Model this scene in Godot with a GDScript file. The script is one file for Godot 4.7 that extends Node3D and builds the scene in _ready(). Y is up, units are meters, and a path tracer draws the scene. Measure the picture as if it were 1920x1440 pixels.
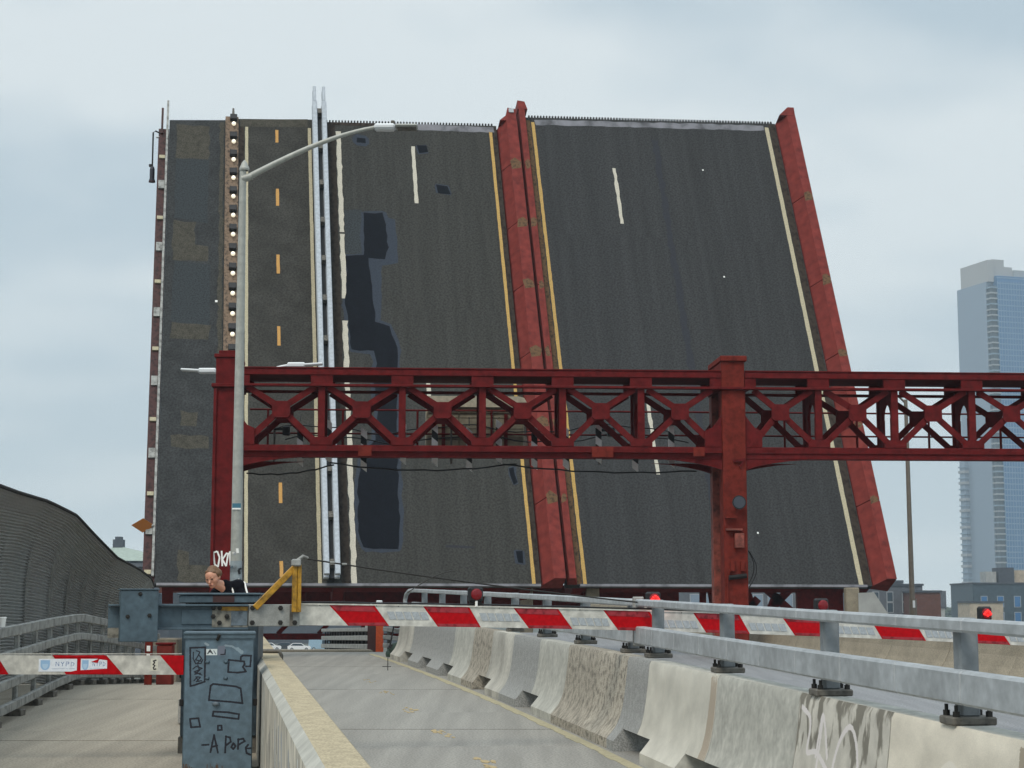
extends Node3D
# A raised road bridge seen from its approach: deck frame climbs at GR.

const GR := 0.01705
var M := {}
var T := {}
var rng := RandomNumberGenerator.new()
var taken := {}

# ---------------------------------------------------------------- mesh builder
class B:
	var v := PackedVector3Array()
	var n := PackedVector3Array()
	var uv := PackedVector2Array()
	var xf := Transform3D()

	func tri(a: Vector3, b: Vector3, c: Vector3) -> void:   # counter-clockwise from outside
		var q := xf * a
		var r := xf * b
		var s := xf * c
		var m := (r - q).cross(s - q)
		if m.length_squared() < 1e-16:
			return
		m = m.normalized()
		v.append_array([q, s, r])
		n.append_array([m, m, m])
		uv.append_array([Vector2(a.x, a.y), Vector2(c.x, c.y), Vector2(b.x, b.y)])

	func quad(a: Vector3, b: Vector3, c: Vector3, d: Vector3) -> void:
		tri(a, b, c)
		tri(a, c, d)

	func otri(o: Vector3, a: Vector3, b: Vector3, c: Vector3) -> void:
		if (b - a).cross(c - a).dot((a + b + c) / 3.0 - o) < 0.0:
			tri(a, c, b)
		else:
			tri(a, b, c)

	func oquad(o: Vector3, a: Vector3, b: Vector3, c: Vector3, d: Vector3) -> void:
		otri(o, a, b, c)
		otri(o, a, c, d)

	func uvquad(a: Vector3, b: Vector3, c: Vector3, d: Vector3) -> void:   # a bottom left, b bottom right, c top right, d top left
		var m := xf.basis * ((b - a).cross(d - a))
		m = m.normalized()
		for k in [[a, Vector2(0, 1)], [c, Vector2(1, 0)], [b, Vector2(1, 1)], [a, Vector2(0, 1)], [d, Vector2(0, 0)], [c, Vector2(1, 0)]]:
			v.append(xf * (k[0] as Vector3))
			n.append(m)
			uv.append(k[1])

	func squad(p: Array, m: Array, u: Array) -> void:      # smooth quad, counter-clockwise, with normals and uvs
		for k in [0, 2, 1, 0, 3, 2]:
			v.append(xf * (p[k] as Vector3))
			n.append((xf.basis * (m[k] as Vector3)).normalized())
			uv.append(u[k])

	func box(c: Vector3, s: Vector3, bev := 0.0) -> B:
		var h := s * 0.5
		if bev <= 0.0:
			for ax in 3:
				var i := (ax + 1) % 3
				var j := (ax + 2) % 3
				for sg in [-1.0, 1.0]:
					var p := []
					for k in [[-1, -1], [1, -1], [1, 1], [-1, 1]]:
						var q := c
						q[ax] += sg * h[ax]
						q[i] += k[0] * h[i]
						q[j] += k[1] * h[j]
						p.append(q)
					oquad(c, p[0], p[1], p[2], p[3])
			return self
		var b: float = minf(bev, minf(h.x, minf(h.y, h.z)) * 0.9)
		for ax in 3:
			var i := (ax + 1) % 3
			var j := (ax + 2) % 3
			for sg in [-1.0, 1.0]:
				var p := []
				for k in [[-1, -1], [1, -1], [1, 1], [-1, 1]]:
					var q := c
					q[ax] += sg * h[ax]
					q[i] += k[0] * (h[i] - b)
					q[j] += k[1] * (h[j] - b)
					p.append(q)
				oquad(c, p[0], p[1], p[2], p[3])
			for s1 in [-1.0, 1.0]:
				for s2 in [-1.0, 1.0]:
					var p := []
					for k in [[1, 0, -1], [1, 0, 1], [0, 1, 1], [0, 1, -1]]:
						var q := c
						q[i] += s1 * (h[i] - (0.0 if k[0] else b))
						q[j] += s2 * (h[j] - (0.0 if k[1] else b))
						q[ax] += k[2] * (h[ax] - b)
						p.append(q)
					oquad(c, p[0], p[1], p[2], p[3])
		for sx in [-1.0, 1.0]:
			for sy in [-1.0, 1.0]:
				for sz in [-1.0, 1.0]:
					otri(c, c + Vector3(sx * h.x, sy * (h.y - b), sz * (h.z - b)), c + Vector3(sx * (h.x - b), sy * h.y, sz * (h.z - b)), c + Vector3(sx * (h.x - b), sy * (h.y - b), sz * h.z))
		return self

	func span(a: Vector3, b: Vector3, bev := 0.0) -> B:     # a box between two corners
		return box((a + b) * 0.5, (b - a).abs(), bev)

	func bar(a: Vector3, b: Vector3, w: float, h: float, up := Vector3.UP, bev := 0.0) -> B:
		var z := (b - a).normalized()
		var x := up.cross(z).normalized()
		var y := z.cross(x)
		var keep := xf
		xf = xf * Transform3D(Basis(x, y, z), (a + b) * 0.5)
		box(Vector3.ZERO, Vector3(w, h, (b - a).length()), bev)
		xf = keep
		return self

	func prism(poly: PackedVector2Array, z0: float, z1: float) -> B:   # outline in xy, pushed along z
		var p := poly.duplicate()
		if Geometry2D.is_polygon_clockwise(p):
			p.reverse()
		# Godot calls y-down clockwise, so make the area positive by hand
		var area := 0.0
		for i in p.size():
			area += p[i].cross(p[(i + 1) % p.size()])
		if area < 0.0:
			p.reverse()
		var idx := Geometry2D.triangulate_polygon(p)
		for k in range(0, idx.size(), 3):
			var a := p[idx[k]]
			var b := p[idx[k + 1]]
			var c := p[idx[k + 2]]
			if (b - a).cross(c - a) < 0.0:
				var w := b
				b = c
				c = w
			tri(Vector3(a.x, a.y, z1), Vector3(b.x, b.y, z1), Vector3(c.x, c.y, z1))
			tri(Vector3(a.x, a.y, z0), Vector3(c.x, c.y, z0), Vector3(b.x, b.y, z0))
		for i in p.size():
			var a := p[i]
			var b := p[(i + 1) % p.size()]
			quad(Vector3(a.x, a.y, z0), Vector3(b.x, b.y, z0), Vector3(b.x, b.y, z1), Vector3(a.x, a.y, z1))
		return self

	func tube(pts: Array, r0: float, r1 := -1.0, sides := 8, caps := true) -> B:
		if r1 < 0.0:
			r1 = r0
		var rings := []
		var norms := []
		var up := Vector3.UP
		if absf((pts[1] - pts[0]).normalized().y) > 0.9:
			up = Vector3.RIGHT
		var c := pts.size()
		for i in c:
			var dir: Vector3 = (pts[mini(i + 1, c - 1)] - pts[maxi(i - 1, 0)]).normalized()
			var x := up.cross(dir).normalized()
			var y := dir.cross(x)
			up = y
			var r := lerpf(r0, r1, float(i) / (c - 1))
			var ring := []
			var nm := []
			for k in sides:
				var a := TAU * k / sides
				var o := x * cos(a) + y * sin(a)
				ring.append(pts[i] + o * r)
				nm.append(o)
			rings.append(ring)
			norms.append(nm)
		for i in c - 1:
			for k in sides:
				var l := (k + 1) % sides
				squad([rings[i][k], rings[i][l], rings[i + 1][l], rings[i + 1][k]], [norms[i][k], norms[i][l], norms[i + 1][l], norms[i + 1][k]], [Vector2.ZERO, Vector2.ZERO, Vector2.ZERO, Vector2.ZERO])
		if caps:
			for e in [0, c - 1]:
				var o: Vector3 = pts[1] if e == 0 else pts[c - 2]
				for k in sides:
					otri(o, pts[e], rings[e][k], rings[e][(k + 1) % sides])
		return self

	func lathe(prof: Array, sides := 12) -> B:               # [radius, height] pairs round y
		for i in prof.size() - 1:
			var p: Vector2 = prof[i]
			var q: Vector2 = prof[i + 1]
			var t := (q - p).normalized()
			for k in sides:
				var a := TAU * k / sides
				var b := TAU * (k + 1) / sides
				var ea := Vector3(cos(a), 0, sin(a))
				var eb := Vector3(cos(b), 0, sin(b))
				var na := ea * t.y - Vector3.UP * t.x
				var nb := eb * t.y - Vector3.UP * t.x
				squad([ea * p.x + Vector3.UP * p.y, ea * q.x + Vector3.UP * q.y, eb * q.x + Vector3.UP * q.y, eb * p.x + Vector3.UP * p.y], [na, na, nb, nb], [Vector2.ZERO, Vector2.ZERO, Vector2.ZERO, Vector2.ZERO])
		return self

	func ball(c: Vector3, r: Vector3, sides := 12) -> B:
		var keep := xf
		xf = xf * Transform3D(Basis.from_scale(r), c)
		var prof := []
		for i in 9:
			var a := -PI / 2 + PI * i / 8.0
			prof.append(Vector2(cos(a), sin(a)))
		lathe(prof, sides)
		xf = keep
		return self

	func mesh() -> ArrayMesh:
		var arr := []
		arr.resize(Mesh.ARRAY_MAX)
		arr[Mesh.ARRAY_VERTEX] = v
		arr[Mesh.ARRAY_NORMAL] = n
		arr[Mesh.ARRAY_TEX_UV] = uv
		var m := ArrayMesh.new()
		m.add_surface_from_arrays(Mesh.PRIMITIVE_TRIANGLES, arr)
		return m

# ---------------------------------------------------------------- nodes
func numbered(called: String, where: Node) -> String:
	var key := str(where.get_instance_id()) + called
	var c: int = taken.get(key, -1) + 1
	taken[key] = c
	return called if c == 0 else "%s_%03d" % [called, c]

func thing(called: String, label: String, category: String, at := Vector3.ZERO, basis := Basis(), group := "") -> Node3D:
	var o := Node3D.new()
	o.name = numbered(called, self)
	o.transform = Transform3D(basis, at)
	add_child(o, true)
	tag(o, label, category, group)
	return o

func tag(o: Node3D, label: String, category: String, group := "") -> void:
	o.set_meta("label", label)
	o.set_meta("category", category)
	if group:
		o.set_meta("group", group)

func part(called: String, b: Variant, m: Material, where: Node3D, label := "", at := Transform3D()) -> MeshInstance3D:
	var o := MeshInstance3D.new()
	o.name = numbered(called, where)
	o.mesh = b.mesh() if b is B else b
	o.material_override = m
	o.transform = at
	where.add_child(o, true)
	if label:
		o.set_meta("label", label)
	return o

func structure(called: String, label := "") -> Node3D:
	var o := Node3D.new()
	o.name = numbered(called, self)
	add_child(o, true)
	o.set_meta("kind", "structure")
	if label:
		o.set_meta("label", label)
	return o

func dup(src: Node3D, called: String, label: String, t: Transform3D, group := "") -> Node3D:
	var r: Node3D = src.duplicate()
	r.name = numbered(called, self)
	add_child(r, true)
	r.transform = t
	r.set_meta("label", label)
	if group:
		r.set_meta("group", group)
	return r

func D(x: float, h: float, d: float) -> Vector3:            # a point h above the climbing deck, d metres ahead
	return Vector3(x, h + GR * d, -d)

func XL(d: float) -> float:                                 # the painted line at the foot of the concrete barriers
	return 2.1 - 0.1425 * (d - 8.85) - 0.00131 * (d - 8.85) * (d - 19.8)

func WX(d: float) -> float:                                 # right edge of the parapet wall
	return -1.77 - 0.167 * (d - 14.7)

# ---------------------------------------------------------------- materials
func noise_tex(freq: float, oct: int, lo: float, hi: float, seed_: int, mid := -1.0, size := 512, type := FastNoiseLite.TYPE_SIMPLEX_SMOOTH) -> NoiseTexture2D:
	var f := FastNoiseLite.new()
	f.noise_type = type
	f.frequency = freq
	f.fractal_octaves = oct
	f.fractal_gain = 0.55
	f.seed = seed_
	var g := Gradient.new()
	g.set_color(0, Color(lo, lo, lo))
	g.set_color(1, Color(hi, hi, hi))
	if mid > 0.0:
		g.add_point(0.5, Color(mid, mid, mid))
	var t := NoiseTexture2D.new()
	t.width = size
	t.height = size
	t.seamless = true
	t.noise = f
	t.color_ramp = g
	return t

func streak_tex(lo: float, hi: float, seed_: int, fx: float, fy: float) -> ImageTexture:   # long vertical streaks
	var f := FastNoiseLite.new()
	f.noise_type = FastNoiseLite.TYPE_SIMPLEX_SMOOTH
	f.frequency = 1.0
	f.fractal_octaves = 4
	f.seed = seed_
	var im := Image.create(256, 256, false, Image.FORMAT_RGB8)
	for y in 256:
		for x in 256:
			var a := f.get_noise_2d(x * fx, y * fy)
			var b := f.get_noise_2d((x - 256) * fx, y * fy)
			var w := x / 256.0
			var k := lerpf(a, b, w)
			var c := lerpf(lo, hi, clampf(k * 0.9 + 0.5, 0.0, 1.0))
			im.set_pixel(x, y, Color(c, c, c))
	return ImageTexture.create_from_image(im)

func rgb(r: float, g: float, b: float) -> Color:
	return Color(r / 255.0, g / 255.0, b / 255.0)

func mat(c: Color, rough := 0.85, tex := "", sc := 0.5, tex2 := "", sc2 := 2.0, bump := 0.0, metal := 0.0) -> StandardMaterial3D:
	var m := StandardMaterial3D.new()
	m.albedo_color = c
	m.roughness = rough
	m.metallic = metal
	if tex:
		m.albedo_texture = T[tex]
		m.uv1_triplanar = true
		m.uv1_scale = Vector3.ONE * sc
	if tex2:
		m.detail_enabled = true
		m.detail_albedo = T[tex2]
		m.detail_blend_mode = BaseMaterial3D.BLEND_MODE_MUL
		m.detail_uv_layer = BaseMaterial3D.DETAIL_UV_2
		m.uv2_triplanar = true
		m.uv2_scale = Vector3.ONE * sc2
	if bump > 0.0:
		m.heightmap_enabled = true
		m.heightmap_texture = T["grain"]
		m.heightmap_scale = bump
	return m

func make_materials() -> void:
	T["grain"] = noise_tex(0.09, 4, 0.82, 1.0, 3)
	T["fine"] = noise_tex(0.03, 5, 0.82, 1.0, 5)
	T["blotch"] = noise_tex(0.012, 5, 0.8, 1.0, 7)
	T["stain"] = noise_tex(0.016, 6, 0.5, 1.0, 11, 0.88)
	T["soot"] = noise_tex(0.02, 6, 0.42, 1.0, 13, 0.95)
	T["grit"] = noise_tex(0.11, 3, 0.62, 1.0, 29, 0.86)
	T["grime"] = noise_tex(0.02, 6, 0.76, 1.0, 31, 0.92)
	T["streak"] = streak_tex(0.62, 1.0, 17, 0.075, 0.006)
	T["drip"] = streak_tex(0.7, 1.05, 19, 0.035, 0.012)
	T["lane_streak"] = streak_tex(0.88, 1.0, 23, 0.05, 0.0025)
	M["lane"] = mat(rgb(174, 171, 163), 0.9, "lane_streak", 0.22, "grit", 0.55, 0.15)
	M["walk"] = mat(rgb(186, 177, 160), 0.9, "lane_streak", 0.2, "grit", 0.55, 0.15)
	M["roadway"] = mat(rgb(160, 162, 165), 0.9, "lane_streak", 0.2, "grit", 0.55, 0.15)
	M["line_cream"] = mat(rgb(198, 188, 154), 0.85, "fine", 0.7, "grain", 2.0)
	M["lane_yellow"] = mat(rgb(184, 164, 124), 0.9, "fine", 1.2)
	M["cream"] = mat(rgb(208, 207, 197), 0.88, "blotch", 0.5, "fine", 0.7, 0.1)
	M["cream2"] = mat(rgb(210, 207, 196), 0.88, "drip", 0.12, "fine", 0.7, 0.1)
	M["grey_conc"] = mat(rgb(188, 189, 186), 0.85, "fine", 0.6, "grit", 0.8, 0.08)
	M["mottle"] = mat(rgb(210, 201, 184), 0.9, "soot", 0.8, "grit", 0.7, 0.2)
	M["mottle2"] = mat(rgb(208, 199, 182), 0.9, "stain", 0.9, "grit", 0.7, 0.2)
	M["wall_top"] = mat(rgb(214, 198, 164), 0.88, "fine", 0.5, "grit", 0.9, 0.1)
	M["tan_conc"] = mat(rgb(178, 167, 146), 0.9, "blotch", 0.3, "grit", 0.6)
	M["pier_conc"] = mat(rgb(160, 150, 132), 0.9, "drip", 0.2, "fine", 0.6)
	M["asphalt_l"] = mat(rgb(78, 78, 75), 0.92, "lane_streak", 0.16, "grit", 0.16, 0.1)
	M["asphalt_r"] = mat(rgb(74, 75, 76), 0.9, "lane_streak", 0.12, "grit", 0.16, 0.1)
	M["asphalt_b"] = mat(rgb(82, 81, 77), 0.92, "blotch", 0.12, "grit", 0.16, 0.1)
	M["asphalt_w"] = mat(rgb(78, 80, 81), 0.92, "blotch", 0.15, "grit", 0.16, 0.1)
	M["patch_beige"] = mat(rgb(96, 93, 84), 0.92, "grime", 0.3, "grit", 0.25)
	M["patch_blue"] = mat(rgb(68, 73, 76), 0.9, "grit", 0.2)
	M["tar"] = mat(rgb(20, 25, 36), 0.8, "blotch", 0.4, "grit", 0.2, 0.15)
	M["tar_edge"] = mat(rgb(62, 69, 80), 0.85, "fine", 0.6)
	M["seam_tar"] = mat(rgb(58, 60, 66), 0.85, "fine", 0.6)
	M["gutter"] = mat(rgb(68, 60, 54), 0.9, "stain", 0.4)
	M["gutter_rust"] = mat(rgb(104, 78, 50), 0.9, "soot", 0.5)
	M["white_paint"] = mat(rgb(228, 222, 204), 0.7, "fine", 0.9, "grain", 2.0)
	M["cream_paint"] = mat(rgb(212, 202, 170), 0.75, "fine", 0.7, "grain", 2.0)
	M["yellow_paint"] = mat(rgb(220, 180, 100), 0.75, "fine", 0.7, "grain", 2.0)
	M["orange_paint"] = mat(rgb(206, 156, 84), 0.8, "fine", 1.0)
	M["rust_tan"] = mat(rgb(140, 118, 98), 0.85, "soot", 0.5, "fine", 0.6)
	M["parapet_red"] = mat(rgb(140, 60, 54), 0.75, "grime", 0.2, "fine", 0.15)
	M["truss"] = mat(rgb(114, 31, 32), 0.75, "grime", 0.35, "fine", 0.25)
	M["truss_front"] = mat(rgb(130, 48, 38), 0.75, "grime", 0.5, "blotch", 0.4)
	M["pillar_pink"] = mat(rgb(168, 84, 68), 0.6, "fine", 0.5, "stain", 0.4)
	M["girder"] = mat(rgb(114, 31, 32), 0.75, "grime", 0.35, "fine", 0.25)
	M["black_steel"] = mat(rgb(15, 13, 14), 0.8, "fine", 0.4)
	M["fascia"] = mat(rgb(74, 44, 42), 0.8, "soot", 0.4)
	M["galv"] = mat(rgb(200, 206, 210), 0.5, "fine", 0.5, "blotch", 0.3, 0.0, 0.1)
	M["galv_dull"] = mat(rgb(182, 184, 180), 0.6, "fine", 0.8, "stain", 0.4)
	M["galv_leaf"] = mat(rgb(182, 190, 198), 0.5, "fine", 0.4, "", 1.0, 0.0, 0.2)
	M["plate_dark"] = mat(rgb(112, 108, 100), 0.7, "stain", 1.2)
	M["post_grey"] = mat(rgb(132, 138, 141), 0.6, "fine", 0.6)
	M["bolt"] = mat(rgb(48, 46, 44), 0.5, "", 1.0, "", 1.0, 0.0, 0.5)
	M["steel_bright"] = mat(rgb(128, 128, 134), 0.55, "stain", 0.12, "", 1.0, 0.0, 0.3)
	M["blue_grey"] = mat(rgb(92, 114, 127), 0.5, "blotch", 0.5, "fine", 0.9)
	M["blue_dark"] = mat(rgb(70, 90, 104), 0.5, "stain", 0.5, "fine", 0.9)
	M["blue_pale"] = mat(rgb(118, 132, 142), 0.55, "stain", 0.9)
	M["grey_plate"] = mat(rgb(176, 178, 174), 0.55, "blotch", 1.1, "grain", 1.5)
	M["tan_plate"] = mat(rgb(150, 146, 134), 0.6, "stain", 1.1)
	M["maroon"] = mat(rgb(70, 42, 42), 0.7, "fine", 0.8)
	M["bracket_yellow"] = mat(rgb(214, 160, 40), 0.5, "stain", 0.9, "fine", 1.5)
	M["arm_white"] = mat(rgb(240, 238, 228), 0.5, "fine", 0.5, "blotch", 1.0)
	M["arm_red"] = mat(rgb(196, 8, 22), 0.6, "fine", 1.0)
	M["arm_red_worn"] = mat(rgb(176, 66, 74), 0.7, "stain", 1.0)
	M["reflective"] = mat(rgb(196, 202, 206), 0.25, "fine", 2.0, "", 1.0, 0.0, 0.3)
	M["black"] = mat(rgb(16, 16, 20), 0.6)
	M["rubber"] = mat(rgb(26, 26, 28), 0.8)
	M["pole"] = mat(rgb(178, 180, 173), 0.5, "fine", 0.5, "", 1.0, 0.0, 0.1)
	M["pole_paint"] = mat(rgb(158, 170, 176), 0.5, "stain", 0.6)
	M["pole_brown"] = mat(rgb(120, 112, 102), 0.6, "fine", 0.4)
	M["lamp_white"] = mat(rgb(214, 218, 220), 0.4)
	M["mesh"] = mat(rgb(194, 196, 194), 0.3, "fine", 0.4, "", 1.0, 0.0, 0.5)
	M["orange_board"] = mat(rgb(206, 84, 36), 0.6, "fine", 0.8)
	M["sign_orange"] = mat(rgb(150, 90, 30), 0.6)
	M["tarp"] = mat(rgb(44, 66, 58), 0.7, "blotch", 1.0)
	M["sign_tan"] = mat(rgb(164, 156, 134), 0.7, "fine", 0.4)
	M["sign_top"] = mat(rgb(190, 184, 164), 0.7, "fine", 0.5)
	M["paper"] = mat(rgb(240, 240, 236), 0.7)
	M["skin"] = mat(rgb(205, 150, 124), 0.55)
	M["skin"].subsurf_scatter_enabled = true
	M["skin"].subsurf_scatter_strength = 0.1
	M["hair"] = mat(rgb(128, 90, 54), 0.5, "streak", 6.0)
	M["navy"] = mat(rgb(14, 14, 22), 0.9, "fine", 4.0)
	M["trousers"] = mat(rgb(52, 58, 74), 0.85, "fine", 4.0)
	M["glass_blue"] = mat(rgb(64, 112, 158), 0.16, "", 1.0, "", 1.0, 0.0, 0.35)
	M["glass_grey"] = mat(rgb(126, 140, 156), 0.25, "", 1.0, "", 1.0, 0.0, 0.2)
	M["glass_dark"] = mat(rgb(44, 58, 70), 0.15)
	M["mullion"] = mat(rgb(116, 138, 156), 0.5)
	M["slab_edge"] = mat(rgb(150, 154, 158), 0.7)
	M["crown"] = mat(rgb(160, 160, 160), 0.8)
	M["brick"] = mat(rgb(98, 58, 46), 0.9, "fine", 0.1)
	M["bldg_grey"] = mat(rgb(92, 96, 104), 0.85, "fine", 0.05)
	M["bldg_pale"] = mat(rgb(170, 172, 170), 0.85, "fine", 0.05)
	M["bldg_teal"] = mat(rgb(60, 78, 90), 0.5, "fine", 0.05)
	M["bldg_beige"] = mat(rgb(186, 172, 152), 0.85, "fine", 0.05)
	M["bldg_slate"] = mat(rgb(70, 76, 86), 0.85, "fine", 0.05)
	M["roof_green"] = mat(rgb(164, 178, 168), 0.8, "fine", 0.08)
	M["land"] = mat(rgb(92, 94, 84), 0.95, "stain", 0.01)
	M["water"] = mat(rgb(40, 50, 50), 0.12)
	M["leafy"] = mat(rgb(62, 74, 56), 0.9, "fine", 0.3)
	for k in ["asphalt_w", "asphalt_b", "asphalt_l", "asphalt_r", "tar", "tar_edge", "patch_beige", "patch_blue", "seam_tar", "gutter", "parapet_red", "truss", "truss_front", "girder", "arm_red", "arm_red_worn", "navy"]:
		if M.has(k):
			M[k].metallic_specular = 0.25

func stroke(im: Image, pts: Array, w: float, c: Color) -> void:
	for i in pts.size() - 1:
		var a: Vector2 = pts[i]
		var b: Vector2 = pts[i + 1]
		var steps := int((b - a).length() / maxf(1.0, w * 0.4)) + 1
		for k in steps + 1:
			var p := a.lerp(b, float(k) / steps)
			var r := w * (0.85 + 0.3 * rng.randf()) * 0.5
			im.fill_rect(Rect2i(int(p.x - r), int(p.y - r * 0.7), maxi(1, int(2 * r)), maxi(1, int(1.4 * r))), c)
			im.fill_rect(Rect2i(int(p.x - r * 0.7), int(p.y - r), maxi(1, int(1.4 * r)), maxi(1, int(2 * r))), c)

func curve(list: Array) -> Array:                          # the same lines, rounded
	var out := []
	for line in list:
		var r := []
		for i in line.size() - 1:
			var p0 := Vector2(line[maxi(i - 1, 0)][0], line[maxi(i - 1, 0)][1])
			var p1 := Vector2(line[i][0], line[i][1])
			var p2 := Vector2(line[i + 1][0], line[i + 1][1])
			var p3 := Vector2(line[mini(i + 2, line.size() - 1)][0], line[mini(i + 2, line.size() - 1)][1])
			for k in 8:
				var q := p1.cubic_interpolate(p2, p0, p3, k / 8.0)
				r.append([q.x, q.y])
		r.append(line[-1])
		out.append(r)
	return out

func strokes(im: Image, list: Array, o: Vector2, s: Vector2, w: float, c: Color) -> void:
	for line in list:
		var p := []
		for q in line:
			p.append(o + Vector2(q[0], q[1]) * s)
		stroke(im, p, w, c)

func canvas(w: int, h: int, c: Color, amount: float, seed_: int, fx := 0.02, fy := 0.02) -> Image:
	var f := FastNoiseLite.new()
	f.noise_type = FastNoiseLite.TYPE_SIMPLEX_SMOOTH
	f.frequency = 1.0
	f.fractal_octaves = 5
	f.seed = seed_
	var im := Image.create(w, h, false, Image.FORMAT_RGB8)
	for y in h:
		for x in w:
			var k := 1.0 + amount * f.get_noise_2d(x * fx, y * fy) + 0.06 * (rng.randf() - 0.5)
			im.set_pixel(x, y, Color(c.r * k, c.g * k, c.b * k))
	return im

func print_mat(im: Image, rough := 0.7) -> StandardMaterial3D:
	var m := StandardMaterial3D.new()
	m.albedo_texture = ImageTexture.create_from_image(im)
	m.roughness = rough
	m.texture_repeat = false
	return m

# ---------------------------------------------------------------- sky
func sky_panorama() -> ImageTexture:
	var w := 1024
	var h := 512
	var f := FastNoiseLite.new()
	f.noise_type = FastNoiseLite.TYPE_SIMPLEX_SMOOTH
	f.frequency = 1.0
	f.fractal_octaves = 6
	f.fractal_gain = 0.52
	f.seed = 41
	var im := Image.create(w, h, false, Image.FORMAT_RGBF)
	var hor := Color(0.66, 0.725, 0.74)
	var blue := Color(0.36, 0.445, 0.51)
	var white := Color(0.57, 0.62, 0.645)
	for y in h:
		var el := PI * (0.5 - (y + 0.5) / h)
		var sy := sin(el)
		for x in w:
			if sy < -0.03:
				im.set_pixel(x, y, Color(0.25, 0.27, 0.27))
				continue
			var az := TAU * ((x + 0.5) / w - 0.5)
			var k := 1.0 / (maxf(sy, 0.0) + 0.16)
			var px := cos(el) * sin(az) * k
			var py := -cos(el) * cos(az) * k
			var a := f.get_noise_2d(px * 0.55, py * 0.8) + 0.35 * f.get_noise_2d(px * 1.7 + 9.0, py * 2.6)
			var t := clampf(0.45 + a * 2.1, 0.0, 1.0)
			var c := blue.lerp(white, t)
			c = c.lerp(hor, exp(-maxf(sy, 0.0) * 7.0) * 0.85)
			c *= 1.0 + 0.9 * smoothstep(0.38, 1.0, sy)
			im.set_pixel(x, y, c)
	return ImageTexture.create_from_image(im)

# ---------------------------------------------------------------- build
func _ready() -> void:
	rng.seed = 20240607
	var cam := Camera3D.new()
	cam.name = "camera"
	add_child(cam)
	cam.position = Vector3(0, 1.69, 0)
	cam.rotation_degrees = Vector3(7.287, 0, 0)
	cam.fov = 24.616
	cam.near = 0.1
	cam.far = 9000.0
	cam.current = true
	var env := Environment.new()
	env.background_mode = Environment.BG_SKY
	var sky := Sky.new()
	var pan := PanoramaSkyMaterial.new()
	pan.panorama = sky_panorama()
	sky.sky_material = pan
	env.sky = sky
	env.tonemap_mode = Environment.TONE_MAPPER_LINEAR
	env.tonemap_exposure = 1.34
	env.sdfgi_enabled = true
	env.ssao_enabled = true
	env.ssil_enabled = true
	env.fog_enabled = true
	env.fog_light_color = Color(0.80, 0.87, 0.91)
	env.fog_density = 0.00035
	var we := WorldEnvironment.new()
	we.name = "world"
	we.environment = env
	add_child(we)
	var sun := DirectionalLight3D.new()
	sun.name = "sun"
	sun.rotation_degrees = Vector3(-52, -28, 0)
	sun.light_energy = 0.5
	sun.light_color = Color(1.0, 0.96, 0.9)
	sun.light_angular_distance = 24.0
	sun.shadow_enabled = true
	add_child(sun)
	make_materials()
	ground()
	approach()
	parapet_walls()
	barriers()
	pier()
	left_leaf()
	right_leaf()
	portal()
	fence_and_railing()
	gates()
	street_lamps()
	far_buildings()
	small_things()
	person()

# ---------------------------------------------------------------- ground, water, deck
func ground() -> void:
	var g := structure("ground")
	part("ground_sheet", B.new().span(Vector3(-2000, -14, -2300), Vector3(2000, -12.0, 400)), M["land"], g)
	var fb := structure("far_bank")
	part("bank_fill", B.new().span(Vector3(-1990, -12.5, -2290), Vector3(1990, -6.4, -180)), M["land"], fb)
	var w := structure("water")
	part("water_sheet", B.new().span(Vector3(-1980, -12.4, -180), Vector3(1980, -11.0, -52)), M["water"], w)

func slab(b: B, l0: Vector3, r0: Vector3, l1: Vector3, r1: Vector3, thick: float) -> void:
	var o := (l0 + r0 + l1 + r1) * 0.25 - Vector3.UP * thick * 0.5
	var dn := Vector3.DOWN * thick
	b.oquad(o, l0, r0, r1, l1)
	b.oquad(o, l0 + dn, r0 + dn, r1 + dn, l1 + dn)
	b.oquad(o, l0, r0, r0 + dn, l0 + dn)
	b.oquad(o, l1, r1, r1 + dn, l1 + dn)
	b.oquad(o, l0, l1, l1 + dn, l0 + dn)
	b.oquad(o, r0, r1, r1 + dn, r0 + dn)

func dip(d: float) -> float:
	return -0.055 * maxf(0.0, d - 28.5)

func fdip(d: float) -> float:
	return dip(d) * 0.9 - minf(0.32, 0.045 * maxf(0.0, d - 31.0))

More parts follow.
